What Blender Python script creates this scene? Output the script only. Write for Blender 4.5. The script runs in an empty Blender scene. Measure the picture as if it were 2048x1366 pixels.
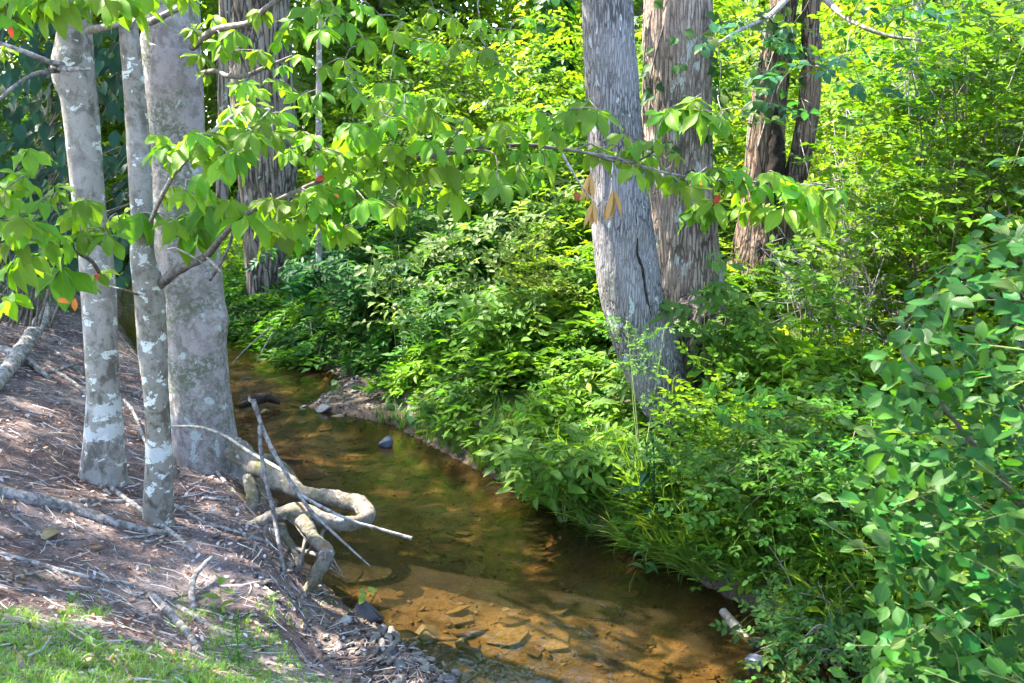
import bpy, bmesh, math
import numpy as np
from mathutils import Matrix, Vector

# ------------------------------------------------------------------ camera, sky, sun, exposure
scn = bpy.context.scene
CAM = np.array([0.0, 0.0, 2.6]); PITCH = math.radians(12.0); FPX = 1991.0
cam_d = bpy.data.cameras.new('camera'); cam = bpy.data.objects.new('camera', cam_d)
scn.collection.objects.link(cam); scn.camera = cam
cam.location = CAM; cam.rotation_euler = (math.pi/2 - PITCH, 0, 0)
cam_d.sensor_width = 36.0; cam_d.lens = FPX*36/2048; cam_d.clip_start = 0.05; cam_d.clip_end = 400
cam_d.dof.use_dof = True; cam_d.dof.focus_distance = 6.0; cam_d.dof.aperture_fstop = 6.3

SUN_AZ = math.radians(-66)      # left of the view direction (+Y)
SUN_EL = math.radians(55)
S = np.array([math.sin(SUN_AZ)*math.cos(SUN_EL), math.cos(SUN_AZ)*math.cos(SUN_EL), math.sin(SUN_EL)])
world = bpy.data.worlds.new('World'); scn.world = world; world.use_nodes = True
wn = world.node_tree; wn.nodes.clear()
sky = wn.nodes.new('ShaderNodeTexSky'); sky.sky_type = 'NISHITA'; sky.sun_disc = False
sky.sun_elevation = SUN_EL; sky.sun_rotation = SUN_AZ; sky.air_density = 1.0; sky.dust_density = 1.2
bg = wn.nodes.new('ShaderNodeBackground'); bg.inputs['Strength'].default_value = 0.15
wo = wn.nodes.new('ShaderNodeOutputWorld')
wn.links.new(sky.outputs[0], bg.inputs[0]); wn.links.new(bg.outputs[0], wo.inputs[0])
sun_d = bpy.data.lights.new('sun', 'SUN'); sun_d.energy = 4.2; sun_d.angle = math.radians(0.53)
sun_d.color = (1.0, 0.93, 0.80)
sun = bpy.data.objects.new('sun', sun_d); scn.collection.objects.link(sun)
sun.rotation_euler = Vector(S).to_track_quat('Z', 'Y').to_euler(); sun.location = (-12, 8, 16)
scn.view_settings.view_transform = 'Standard'; scn.view_settings.look = 'None'
scn.view_settings.gamma = 1.0; scn.view_settings.use_curve_mapping = False
scn.view_settings.exposure = 3.1
scn.render.engine = 'CYCLES'
cy = scn.cycles
cy.max_bounces = 5; cy.diffuse_bounces = 3; cy.glossy_bounces = 2; cy.transmission_bounces = 4
cy.transparent_max_bounces = 8; cy.caustics_reflective = False; cy.caustics_refractive = False
cy.use_denoising = True; cy.sample_clamp_indirect = 6.0
try:
    cy.denoiser = 'OPENIMAGEDENOISE'; cy.denoising_input_passes = 'RGB_ALBEDO_NORMAL'
except Exception: pass
cy.use_adaptive_sampling = True; cy.adaptive_threshold = 0.02

# ------------------------------------------------------------------ helpers
rng = np.random.default_rng(11)
COL = scn.collection
FWD = np.array([0, math.cos(PITCH), -math.sin(PITCH)]); UPV = np.array([0, math.sin(PITCH), math.cos(PITCH)])
RGT = np.array([1.0, 0, 0])
def ray(px, py): return FWD + RGT*(px-1024)/FPX + UPV*(683-py)/FPX
def PD(px, py, dep): return CAM + ray(px, py)*dep
def PY(px, py, Y):
    r = ray(px, py); return CAM + r*(Y/r[1])
def depth_of(p): return float(np.dot(np.asarray(p)-CAM, FWD))
def unit(v):
    v = np.asarray(v, float); return v/np.maximum(np.linalg.norm(v, axis=-1, keepdims=True), 1e-9)
def sstep(a, b, x):
    t = np.clip((x-a)/(b-a), 0, 1); return t*t*(3-2*t)

def _hash(ix, iy, iz, seed):
    M = np.uint64(0xffffffff)
    h = (ix.astype(np.int64)*374761393 + iy.astype(np.int64)*668265263 + iz.astype(np.int64)*1274126177 + seed*974711).astype(np.uint64) & M
    h = ((h ^ (h >> np.uint64(13)))*np.uint64(1274126177)) & M
    h = ((h ^ (h >> np.uint64(16)))*np.uint64(2246822519)) & M
    h = h ^ (h >> np.uint64(15))
    return (h & np.uint64(0xffffff)).astype(float)/float(0xffffff)
def vnoise(x, y, z=0.0, seed=0):
    x, y, z = np.broadcast_arrays(np.asarray(x, float), np.asarray(y, float), np.asarray(z, float))
    ix, iy, iz = np.floor(x), np.floor(y), np.floor(z)
    fx, fy, fz = x-ix, y-iy, z-iz
    fx, fy, fz = fx*fx*(3-2*fx), fy*fy*(3-2*fy), fz*fz*(3-2*fz)
    r = 0
    for a in (0, 1):
        for b in (0, 1):
            for c in (0, 1):
                w = (fx if a else 1-fx)*(fy if b else 1-fy)*(fz if c else 1-fz)
                r = r + w*_hash(ix+a, iy+b, iz+c, seed)
    return r*2-1
def fbm(x, y, z=0.0, seed=0, oct=3):
    r, a, f = 0, 1.0, 1.0
    for o in range(oct):
        r = r + a*vnoise(np.asarray(x)*f, np.asarray(y)*f, np.asarray(z)*f, seed+o*17); a *= .5; f *= 2.03
    return r

def mk(name, V, quads=None, tris=None, mat=None, parent=None, col=None, uv=None, smooth=True, base=None):
    """ONE mesh object from world coordinates; base = world location of the thing it belongs to."""
    V = np.asarray(V, float)
    if base is None and parent is not None:
        base = root_loc(parent)
    if base is not None: V = V - np.asarray(base)
    me = bpy.data.meshes.new(name)
    q = np.asarray(quads, np.int32).reshape(-1, 4) if quads is not None else np.zeros((0, 4), np.int32)
    t = np.asarray(tris, np.int32).reshape(-1, 3) if tris is not None else np.zeros((0, 3), np.int32)
    me.vertices.add(len(V)); me.vertices.foreach_set('co', V.astype(np.float32).ravel())
    li = np.concatenate([q.ravel(), t.ravel()])
    me.loops.add(len(li)); me.loops.foreach_set('vertex_index', li)
    n = len(q)+len(t); me.polygons.add(n)
    ls = np.concatenate([np.arange(len(q))*4, len(q)*4+np.arange(len(t))*3]).astype(np.int32)
    me.polygons.foreach_set('loop_start', ls)
    me.polygons.foreach_set('use_smooth', np.full(n, smooth))
    if uv is not None:
        ul = me.uv_layers.new(name='UVMap'); ul.data.foreach_set('uv', np.asarray(uv, np.float32)[li].ravel())
    if col is not None:
        ca = me.color_attributes.new('Col', 'FLOAT_COLOR', 'POINT')
        c4 = np.ones((len(V), 4), np.float32); c4[:, :3] = col
        ca.data.foreach_set('color', c4.ravel())
    me.update(calc_edges=True); me.validate()
    if mat: me.materials.append(mat)
    o = bpy.data.objects.new(name, me); COL.objects.link(o)
    if parent is not None: o.parent = parent
    return o
def root_loc(o):
    while o.parent is not None: o = o.parent
    return np.array(o.location)
def tag(o, label=None, cat=None, group=None, kind=None):
    if label: o['label'] = label
    if cat: o['category'] = cat
    if group: o['group'] = group
    if kind: o['kind'] = kind
    return o
def thing(name, label, cat, loc, group=None):
    o = bpy.data.objects.new(name, None); COL.objects.link(o); o.location = loc
    o.empty_display_size = 0.1
    return tag(o, label, cat, group)
def place(name, me, pos, R, scale, parent):
    """an object sharing a mesh, placed in world space under parent"""
    o = bpy.data.objects.new(name, me); COL.objects.link(o)
    m = Matrix(np.asarray(R).tolist()).to_4x4() @ Matrix.Diagonal((*([scale]*3 if np.isscalar(scale) else scale), 1))
    if parent is not None:
        o.parent = parent; pos = np.asarray(pos) - root_loc(parent)
    m.translation = Vector(pos); o.matrix_local = m
    return o
def frames(d, n):
    """rotation matrices (N,3,3): local +Y along d, local +Z near n"""
    y = unit(d); z = np.asarray(n, float) - np.sum(np.asarray(n)*y, -1, keepdims=True)*y
    z = unit(z); x = np.cross(y, z)
    return np.stack([x, y, z], -1)

# ------------------------------------------------------------------ terrain
YL = np.array([-6, 0, 2, 3.4, 4.3, 5.2, 6.0, 6.75, 8.6, 10.5, 13.3, 17.4, 24, 40])
XL = np.array([7.6, 3.2, 1.6, .55, -.2, -1.02, -1.4, -1.65, -2.55, -3.95, -5.3, -7.0, -11, -20])
BARR = lambda y: .75*np.exp(-((np.asarray(y)-9.6)/.9)**2)
YR = np.array([-6, 0, 2, 3.4, 4.3, 5.2, 6.0, 6.75, 7.8, 8.6, 9.2, 10.0, 10.7, 11.6, 13.3, 17.4, 24, 40])
XR = np.array([9.6, 5.5, 3.8, 2.65, 1.98, 1.30, .68, .12, -.50, -1.10, -2.0, -1.75, -2.05, -2.85, -4.1, -5.7, -9.4, -18])
def edges(x, y):
    wob = .06*vnoise(np.asarray(y)*2.3, 3.1, 0, 5)
    return (np.interp(y, YL, XL)+wob-x)*.85, (x-np.interp(y, YR, XR)+wob)*.85
def H(x, y):
    x, y = np.asarray(x, float), np.asarray(y, float)
    dl, dr = edges(x, y)
    barl = .55*np.exp(-((y-4.15)/.75)**2)
    barr = .75*np.exp(-((y-9.6)/.9)**2)
    n = fbm(x*1.3, y*1.3, 0, 1, 4)
    bed = -.15 + .04*fbm(x*2.2, y*2.2, 0, 9, 3)
    a = dl - barl
    zl = .05*sstep(0, .12, dl) + .26*sstep(.0, .32, a) + .62*sstep(.15, 2.3, a) + .10*sstep(2, 7, a) + .035*n*sstep(0, .5, a)
    b = dr - barr
    zr = .05*sstep(0, .15, dr) + .22*sstep(0, .35, b) + .45*sstep(.2, 3.0, b) + .22*np.maximum(b-3.0, 0) + .10*np.maximum(b-7, 0) + .06*n*sstep(0, .6, b)
    wl = sstep(-.22, .0, dl); wr = sstep(-.22, .0, dr)
    z = bed*(1-np.maximum(wl, wr)) + np.where(dl > -.22, zl*wl, 0) + np.where(dr > -.22, zr*wr, 0)
    return np.minimum(z, 9)
def G(px, py, lift=0.0):
    r = ray(px, py); t = np.linspace(1.5, 32, 500)
    for k in range(2):
        q = CAM + r*t[:, None]; i = int(np.argmax(q[:, 2] <= H(q[:, 0], q[:, 1]) + lift)); i = max(i, 1)
        t = np.linspace(t[i-1], t[i], 60)
    return CAM + r*t[-1]
def Gw(px, py):
    r = ray(px, py); return CAM + r*(-CAM[2]/r[2])

# ------------------------------------------------------------------ materials
def nodes_of(name):
    m = bpy.data.materials.new(name); m.use_nodes = True
    nt = m.node_tree; nt.nodes.clear()
    out = nt.nodes.new('ShaderNodeOutputMaterial')
    def N(t, **kw):
        n = nt.nodes.new('ShaderNode'+t)
        for k, v in kw.items():
            if k.startswith('i_'): n.inputs[k[2:].replace('_', ' ')].default_value = v
            else: setattr(n, k, v)
        return n
    L = lambda a, b: nt.links.new(a, b)
    return m, nt, N, L, out
def mixc(N, L, fac, a, b, bt='MIX'):
    n = N('Mix', data_type='RGBA', blend_type=bt)
    for s, v in ((0, fac), (6, a), (7, b)):
        if hasattr(v, 'node'): L(v, n.inputs[s])
        elif s == 0: n.inputs[0].default_value = v
        else: n.inputs[s].default_value = (*v, 1) if len(v) == 3 else v
    return n.outputs[2]
def math_(N, L, op, a, b=None, clamp=False):
    n = N('Math', operation=op, use_clamp=clamp)
    for i, v in enumerate((a, b)):
        if v is None: continue
        if hasattr(v, 'node'): L(v, n.inputs[i])
        else: n.inputs[i].default_value = v
    return n.outputs[0]
def ramp(N, L, src, lo, hi):
    n = N('MapRange', interpolation_type='SMOOTHSTEP'); L(src, n.inputs[0])
    n.inputs[1].default_value = lo; n.inputs[2].default_value = hi
    return n.outputs[0]
def noise_(N, L, vec, scale, detail=4, rough=.55, dist=0.0):
    n = N('TexNoise'); L(vec, n.inputs['Vector'])
    n.inputs['Scale'].default_value = scale; n.inputs['Detail'].default_value = detail
    n.inputs['Roughness'].default_value = rough; n.inputs['Distortion'].default_value = dist
    return n.outputs[0]

def leaf_mat(name, rough=.42, transl=.45, spec=.45, veins=False, vary=.5, tint=(1.45, 1.50, .45)):
    m, nt, N, L, out = nodes_of(name)
    at = N('Attribute', attribute_name='Col')
    col = at.outputs['Color']
    tc = N('TexCoord')
    if veins:
        oi = N('ObjectInfo')
        hs = N('HueSaturation'); L(col, hs.inputs['Color'])
        L(math_(N, L, 'ADD', math_(N, L, 'MULTIPLY', oi.outputs['Random'], vary), 1-vary/2), hs.inputs['Value'])
        L(math_(N, L, 'ADD', math_(N, L, 'MULTIPLY', math_(N, L, 'FRACT', math_(N, L, 'MULTIPLY', oi.outputs['Random'], 7.3)), .045), .475), hs.inputs['Hue'])
        col = hs.outputs[0]
        sp = noise_(N, L, tc.outputs['Object'], 14, 3)
        col = mixc(N, L, math_(N, L, 'MULTIPLY', ramp(N, L, sp, .45, .75), .25), col, mixc(N, L, 1.0, col, (1.5, 1.25, .8), 'MULTIPLY'))
    bump = None
    if veins:
        uv = N('UVMap'); sx = N('SeparateXYZ'); L(uv.outputs[0], sx.inputs[0])
        au = math_(N, L, 'ABSOLUTE', math_(N, L, 'SUBTRACT', sx.outputs[0], .5))
        ph = math_(N, L, 'SUBTRACT', math_(N, L, 'MULTIPLY', sx.outputs[1], 11.0), math_(N, L, 'MULTIPLY', au, 6.5))
        fr = math_(N, L, 'ABSOLUTE', math_(N, L, 'SUBTRACT', math_(N, L, 'FRACT', ph), .5))
        side = math_(N, L, 'SUBTRACT', 1.0, ramp(N, L, fr, .0, .13))
        rib = math_(N, L, 'SUBTRACT', 1.0, ramp(N, L, au, .008, .035))
        v = math_(N, L, 'MAXIMUM', math_(N, L, 'MULTIPLY', side, .35), rib)
        col = mixc(N, L, math_(N, L, 'MULTIPLY', v, .4), col, mixc(N, L, 1.0, col, (1.6, 1.4, 1.0), 'MULTIPLY'))
        hgt = math_(N, L, 'ADD', math_(N, L, 'MULTIPLY', fr, .6), math_(N, L, 'MULTIPLY', v, -.6))
        b = N('Bump'); b.inputs['Strength'].default_value = .35; b.inputs['Distance'].default_value = .004
        L(hgt, b.inputs['Height']); bump = b.outputs[0]
    pb = N('BsdfPrincipled'); L(col, pb.inputs['Base Color'])
    pb.inputs['Roughness'].default_value = rough; pb.inputs['Specular IOR Level'].default_value = spec
    tr = N('BsdfTranslucent'); L(mixc(N, L, 1.0, col, tint, 'MULTIPLY'), tr.inputs['Color'])
    if bump: L(bump, pb.inputs['Normal'])
    mx = N('MixShader'); mx.inputs[0].default_value = transl
    L(pb.outputs[0], mx.inputs[1]); L(tr.outputs[0], mx.inputs[2]); L(mx.outputs[0], out.inputs[0])
    return m

def bark_mat(name, c1, c2, c3, furrow=8.0, stretch=.12, lichen=(.55, .56, .52), lich_amt=.5, lich_scale=7.0, lich_flat=1.0,
             green=(.16, .20, .12), green_amt=.4, bump=.5, moss=None, moss_z=(0, 0), bands=None, fine=60.0, cracks=0, topmoss=None):
    """c1 dark, c2 mid, c3 light; furrow noise stretched along z; lichen patches; moss low down"""
    m, nt, N, L, out = nodes_of(name)
    tc = N('TexCoord'); obj = tc.outputs['Object']
    mp = N('Mapping'); L(obj, mp.inputs[0]); mp.inputs['Scale'].default_value = (1, 1, stretch)
    nf = noise_(N, L, mp.outputs[0], furrow, 6, .66, .4)
    col = mixc(N, L, ramp(N, L, nf, .40, .54), c1, c2)
    if cracks:
        dv = N('VectorMath', operation='ADD'); L(mp.outputs[0], dv.inputs[0])
        ns = N('TexNoise'); L(mp.outputs[0], ns.inputs['Vector']); ns.inputs['Scale'].default_value = cracks*.8; ns.inputs['Detail'].default_value = 3
        sc = N('VectorMath', operation='SCALE'); L(ns.outputs['Color'], sc.inputs[0]); sc.inputs['Scale'].default_value = .9/cracks; L(sc.outputs[0], dv.inputs[1])
        vo = N('TexVoronoi', feature='DISTANCE_TO_EDGE'); L(dv.outputs[0], vo.inputs['Vector']); vo.inputs['Scale'].default_value = cracks
        ck = ramp(N, L, vo.outputs['Distance'], .015, .17)
        vc = N('TexVoronoi', feature='F1'); L(dv.outputs[0], vc.inputs['Vector']); vc.inputs['Scale'].default_value = cracks
        sv = N('SeparateXYZ'); L(vc.outputs['Color'], sv.inputs[0])
        col = mixc(N, L, math_(N, L, 'MULTIPLY', sv.outputs[0], .55), col, c3)
        col = mixc(N, L, ck, tuple(.55*x for x in c1), col)
    nb = noise_(N, L, obj, 2.2, 5, .6)
    col = mixc(N, L, math_(N, L, 'MULTIPLY', ramp(N, L, nb, .42, .66), .6), col, c3)
    ng = noise_(N, L, obj, 2.6, 6, .72, .6); sg = noise_(N, L, obj, 34, 4, .75)
    gm = math_(N, L, 'MULTIPLY', ramp(N, L, ng, .60-.2*green_amt, .72-.15*green_amt), ramp(N, L, sg, .40, .56))
    col = mixc(N, L, math_(N, L, 'MULTIPLY', gm, .9), col, green)
    mp2 = N('Mapping'); L(obj, mp2.inputs[0]); mp2.inputs['Scale'].default_value = (1, 1, lich_flat); mp2.inputs['Location'].default_value = (3.1, 1.7, 5.3)
    nl = noise_(N, L, mp2.outputs[0], lich_scale, 5, .62, .3)
    lf = ramp(N, L, nl, .705-.2*lich_amt, .722-.2*lich_amt)
    speck = noise_(N, L, obj, fine, 3, .7)
    lf = math_(N, L, 'MULTIPLY', lf, ramp(N, L, speck, .30, .46))
    col = mixc(N, L, math_(N, L, 'MULTIPLY', lf, .85), col, lichen)
    dk = ramp(N, L, noise_(N, L, obj, fine*.7, 4, .75), .58, .66)
    col = mixc(N, L, math_(N, L, 'MULTIPLY', dk, .6), col, tuple(.45*x for x in c1))
    sx = N('SeparateXYZ'); L(obj, sx.inputs[0])
    if bands:
        for (z0, z1) in bands:
            zz = math_(N, L, 'ADD', sx.outputs[2], math_(N, L, 'MULTIPLY', math_(N, L, 'SUBTRACT', noise_(N, L, obj, 16, 5, .7), .5), .22))
            k = math_(N, L, 'MULTIPLY', ramp(N, L, zz, z0-.006, z0+.006), math_(N, L, 'SUBTRACT', 1.0, ramp(N, L, zz, z1-.006, z1+.006)))
            k = math_(N, L, 'MULTIPLY', k, ramp(N, L, noise_(N, L, obj, 5, 2), .40, .46))
            col = mixc(N, L, math_(N, L, 'MULTIPLY', k, .7), col, (.50, .50, .49))
    if moss:
        zz = math_(N, L, 'ADD', sx.outputs[2], math_(N, L, 'MULTIPLY', math_(N, L, 'SUBTRACT', noise_(N, L, obj, 9, 5, .7), .5), .9))
        geo = N('NewGeometry'); sn = N('SeparateXYZ'); L(geo.outputs['Normal'], sn.inputs[0])
        k = math_(N, L, 'SUBTRACT', 1.0, ramp(N, L, zz, moss_z[0], moss_z[1]))
        col = mixc(N, L, math_(N, L, 'MULTIPLY', k, .85), col, moss)
    if topmoss:
        geo = N('NewGeometry'); sn = N('SeparateXYZ'); L(geo.outputs['Normal'], sn.inputs[0])
        up_ = math_(N, L, 'ADD', sn.outputs[2], math_(N, L, 'MULTIPLY', math_(N, L, 'SUBTRACT', noise_(N, L, obj, 22, 5, .75), .5), 1.4))
        k = math_(N, L, 'MULTIPLY', ramp(N, L, up_, .3, .9), ramp(N, L, noise_(N, L, obj, 3.6, 5, .7), .48, .62))
        k = math_(N, L, 'MULTIPLY', k, ramp(N, L, noise_(N, L, obj, 60, 3), .35, .55))
        rust = ramp(N, L, sx.outputs[0], .72, .95)
        col = mixc(N, L, math_(N, L, 'MULTIPLY', k, .95), col, mixc(N, L, rust, topmoss, (.20, .095, .03)))
    fine_n = noise_(N, L, mp.outputs[0], furrow*4, 5, .7)
    hgt = math_(N, L, 'ADD', math_(N, L, 'MULTIPLY', ck if cracks else nf, .8 if cracks else 1.0), math_(N, L, 'ADD', math_(N, L, 'MULTIPLY', fine_n, .5), math_(N, L, 'MULTIPLY', speck, .22)))
    b = N('Bump'); b.inputs['Strength'].default_value = bump; b.inputs['Distance'].default_value = .02; L(hgt, b.inputs['Height'])
    pb = N('BsdfPrincipled'); L(col, pb.inputs['Base Color']); pb.inputs['Roughness'].default_value = .85
    pb.inputs['Specular IOR Level'].default_value = .25; L(b.outputs[0], pb.inputs['Normal']); L(pb.outputs[0], out.inputs[0])
    return m

def plain_mat(name, c1, c2, scale=20, rough=.8, bump=.3, spec=.3, attr=False):
    m, nt, N, L, out = nodes_of(name)
    tc = N('TexCoord'); obj = tc.outputs['Object']
    n1 = noise_(N, L, obj, scale, 5, .65)
    col = mixc(N, L, ramp(N, L, n1, .35, .65), c1, c2)
    if attr:
        at = N('Attribute', attribute_name='Col'); col = mixc(N, L, 1.0, col, at.outputs['Color'], 'MULTIPLY')
    else:
        oi = N('ObjectInfo'); hs = N('HueSaturation'); L(col, hs.inputs['Color'])
        L(math_(N, L, 'ADD', math_(N, L, 'MULTIPLY', oi.outputs['Random'], .8), .6), hs.inputs['Value'])
        L(math_(N, L, 'ADD', math_(N, L, 'MULTIPLY', oi.outputs['Random'], .04), .48), hs.inputs['Hue']); col = hs.outputs[0]
    b = N('Bump'); b.inputs['Strength'].default_value = bump; b.inputs['Distance'].default_value = .01
    L(noise_(N, L, obj, scale*2.5, 5, .7), b.inputs['Height'])
    pb = N('BsdfPrincipled'); L(col, pb.inputs['Base Color']); pb.inputs['Roughness'].default_value = rough
    pb.inputs['Specular IOR Level'].default_value = spec; L(b.outputs[0], pb.inputs['Normal']); L(pb.outputs[0], out.inputs[0])
    return m

M = {}
M['leaf'] = leaf_mat('leaf_broad', .45, .55, .25, veins=True, vary=.6)
M['alder'] = leaf_mat('leaf_alder', .38, .45, .2, veins=True, vary=.9)
M['herb'] = leaf_mat('leaf_herb', .5, .5, .2)
M['far'] = leaf_mat('leaf_far', .45, .55, .3)
M['grass'] = leaf_mat('grass_blade', .45, .4, .4)
M['dry'] = leaf_mat('dry_leaf', .8, .25, .2, tint=(1.3, 1.0, .7))
M['twig'] = plain_mat('twig_bark', (.10, .085, .07), (.26, .235, .21), 30)
M['greentwig'] = plain_mat('green_twig', (.10, .14, .04), (.18, .2, .07), 30)
M['drift'] = plain_mat('weathered_wood', (.09, .078, .07), (.33, .30, .29), 30, .85, .9)
M['stem'] = plain_mat('shrub_stem', (.09, .075, .06), (.22, .19, .16), 30)
M['bark_pale'] = bark_mat('bark_pale_smooth', (.15, .13, .115), (.26, .235, .215), (.33, .30, .29), 9, .5, (.62, .62, .58), .55, 8, 1.6, (.17, .2, .14), .25, .35)
M['bark_t1'] = bark_mat('bark_grey_lichen', (.10, .085, .07), (.24, .215, .19), (.36, .33, .315), 14, .7, (.58, .58, .54), .55, 9, 1.6, (.13, .14, .10), .55, .5, bands=[(.37, .45), (.52, .60)])
M['bark_t2'] = bark_mat('bark_brown_lichen', (.085, .07, .05), (.20, .175, .145), (.34, .31, .29), 16, .8, (.60, .61, .56), .68, 11, 1.3, (.14, .14, .09), .5, .55, bands=[(.45, .53)])
M['bark_beech'] = bark_mat('bark_smooth_pink_grey', (.17, .14, .135), (.29, .25, .245), (.37, .31, .30), 14, .7, (.38, .42, .39), .50, 6, .8, (.085, .105, .06), .95, .6,
                           moss=(.06, .085, .015), moss_z=(-.25, .12), fine=75)
M['root'] = bark_mat('bark_root', (.075, .058, .045), (.21, .175, .145), (.30, .26, .23), 30, .8, (.48, .48, .43), .45, 14, 1, (.11, .11, .05), .7, 1.0, topmoss=(.11, .115, .018))
M['bark_oak'] = bark_mat('bark_furrowed', (.06, .048, .044), (.22, .185, .175), (.30, .25, .20), 22, .12, (.42, .45, .38), .3, 8, .6, (.15, .14, .06), .5, 1.0, cracks=16)
M['bark_silver'] = bark_mat('bark_silver_ridged', (.10, .088, .088), (.235, .218, .225), (.31, .29, .298), 50, .11, (.48, .53, .51), .48, 11, .5, (.17, .17, .14), .35, .8, cracks=62)
M['bark_red'] = bark_mat('bark_red_plated', (.10, .068, .055), (.29, .215, .18), (.40, .31, .255), 30, .12, (.40, .42, .39), .55, 8, .5, (.12, .12, .085), .45, .9, cracks=34)
M['bark_brown_shaded'] = bark_mat('bark_brown_in_shade', (.045, .030, .024), (.17, .115, .085), (.25, .17, .12), 30, .12, (.3, .32, .28), .4, 8, .5, (.08, .085, .05), .5, .9, cracks=30)  # brown bark with the trunk's shade put into a darker colour
M['black_rock'] = plain_mat('wet_dark_stone', (.02, .02, .022), (.06, .058, .06), 9, .35, .4, .5)
M['blue_rock'] = plain_mat('blue_grey_stone', (.04, .05, .075), (.10, .115, .15), 8, .45, .3, .5)
M['pale_rock'] = plain_mat('pale_stone', (.22, .20, .18), (.42, .39, .36), 9, .7, .4)
M['grey_rock'] = plain_mat('grey_stone', (.09, .087, .08), (.22, .21, .195), 9, .75, .4)
M['bed_stone'] = plain_mat('creek_slate', (.085, .060, .034), (.20, .135, .072), 7, .7, .35, .3)
M['pebble'] = plain_mat('pebble_mix', (.05, .044, .04), (.20, .165, .14), 5, .45, .3, .5)

def ground_mat():
    m, nt, N, L, out = nodes_of('ground_soil')
    at = N('Attribute', attribute_name='Col'); tc = N('TexCoord'); obj = tc.outputs['Object']
    col = at.outputs['Color']
    n1 = noise_(N, L, obj, 9, 6, .7)
    col = mixc(N, L, 1.0, col, mixc(N, L, ramp(N, L, n1, .3, .7), (.55, .53, .52), (1.35, 1.32, 1.3)), 'MULTIPLY')
    n2 = noise_(N, L, obj, 60, 4, .7)
    col = mixc(N, L, 1.0, col, mixc(N, L, ramp(N, L, n2, .3, .7), (.6, .6, .6), (1.35, 1.35, 1.35)), 'MULTIPLY')
    b = N('Bump'); b.inputs['Strength'].default_value = .7; b.inputs['Distance'].default_value = .03
    L(math_(N, L, 'ADD', n1, math_(N, L, 'MULTIPLY', n2, .35)), b.inputs['Height'])
    pb = N('BsdfPrincipled'); L(col, pb.inputs['Base Color']); pb.inputs['Roughness'].default_value = .9
    pb.inputs['Specular IOR Level'].default_value = .2
    L(b.outputs[0], pb.inputs['Normal']); L(pb.outputs[0], out.inputs[0]); return m
M['ground'] = ground_mat()
def water_mat():
    m, nt, N, L, out = nodes_of('creek_water')
    tc = N('TexCoord'); mp = N('Mapping'); L(tc.outputs['Object'], mp.inputs[0])
    mp.inputs['Rotation'].default_value = (0, 0, .55); mp.inputs['Scale'].default_value = (1.6, .9, 1)
    n1 = noise_(N, L, mp.outputs[0], 5, 3, .5, .6); n2 = noise_(N, L, mp.outputs[0], 22, 3, .5)
    b = N('Bump'); b.inputs['Strength'].default_value = .42; b.inputs['Distance'].default_value = .02
    L(math_(N, L, 'ADD', n1, math_(N, L, 'MULTIPLY', n2, .25)), b.inputs['Height'])
    fr = N('Fresnel'); fr.inputs[0].default_value = 1.4; L(b.outputs[0], fr.inputs[1])
    tp = N('BsdfTransparent'); tp.inputs[0].default_value = (.62, .54, .37, 1)
    gl = N('BsdfGlossy'); gl.inputs['Roughness'].default_value = .03; L(b.outputs[0], gl.inputs['Normal'])
    df = N('BsdfDiffuse'); df.inputs[0].default_value = (.050, .036, .018, 1)
    ms = N('MixShader'); L(math_(N, L, 'ADD', math_(N, L, 'MULTIPLY', n1, .25), .06), ms.inputs[0]); L(tp.outputs[0], ms.inputs[1]); L(df.outputs[0], ms.inputs[2])
    mx = N('MixShader'); L(fr.outputs[0], mx.inputs[0]); L(ms.outputs[0], mx.inputs[1]); L(gl.outputs[0], mx.inputs[2])
    L(mx.outputs[0], out.inputs[0]); return m
M['water'] = water_mat()

# ------------------------------------------------------------------ ground and water
def grid_obj(name, xs, ys, zf, mat, colf=None, base=None):
    X, Y = np.meshgrid(xs, ys); Z = zf(X, Y)
    V = np.stack([X.ravel(), Y.ravel(), Z.ravel()], 1)
    nx, ny = len(xs), len(ys); i = np.arange((ny-1)*(nx-1)); r, c = i//(nx-1), i % (nx-1)
    a = r*nx+c; q = np.stack([a, a+1, a+nx+1, a+nx], 1)
    return mk(name, V, q, mat=mat, col=colf(V) if colf else None)
def ground_col(V):
    x, y, z = V.T; dl, dr = edges(x, y)
    n = fbm(x*2.5, y*2.5, 0, 31, 4)[:, None]
    soil = np.array([.15, .12, .10]) + n*np.array([.05, .04, .03])
    litter = np.array([.130, .100, .098]) + n*.05
    bed = np.array([.145, .098, .050]) + n*np.array([.06, .038, .018])
    wet = np.array([.075, .055, .04])
    green = np.array([.05, .055, .025]) + n*.012
    c = np.where((dl > .0)[:, None], litter, soil)
    k = sstep(.55, .1, np.maximum(dl, dr))[:, None]; c = c*(1-k)+np.array([.13, .10, .075])*k
    kr = sstep(.7, 1.6, dr)[:, None]; c = c*(1-kr)+green*kr
    kw = sstep(.09, .01, z)[:, None]; c = c*(1-kw)+wet*kw
    kb = sstep(.0, -.08, z)[:, None]; c = c*(1-kb)+bed*kb
    return np.clip(c, .01, 1)
xs = np.concatenate([np.linspace(-70, -9, 40)[:-1], np.linspace(-9, 8, 191)[:-1], np.linspace(8, 70, 40)])
ys = np.concatenate([np.linspace(-25, 1, 30)[:-1], np.linspace(1, 14, 151)[:-1], np.linspace(14, 30, 61)[:-1], np.linspace(30, 110, 40)])
ground = tag(grid_obj('ground', xs, ys, H, M['ground'], ground_col), kind='structure', label='litter covered creek banks and stony creek bed')
yy = np.linspace(-2, 26, 120)
wl = np.interp(yy, YL, XL)-.28; wr = np.interp(yy, YR, XR)+.28
cols_ = 14; T = np.linspace(0, 1, cols_)
WX = wl[:, None]*(1-T)+wr[:, None]*T; WY = np.repeat(yy[:, None], cols_, 1)
a = (np.arange(119)[:, None]*cols_+np.arange(cols_-1)).ravel()
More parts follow.
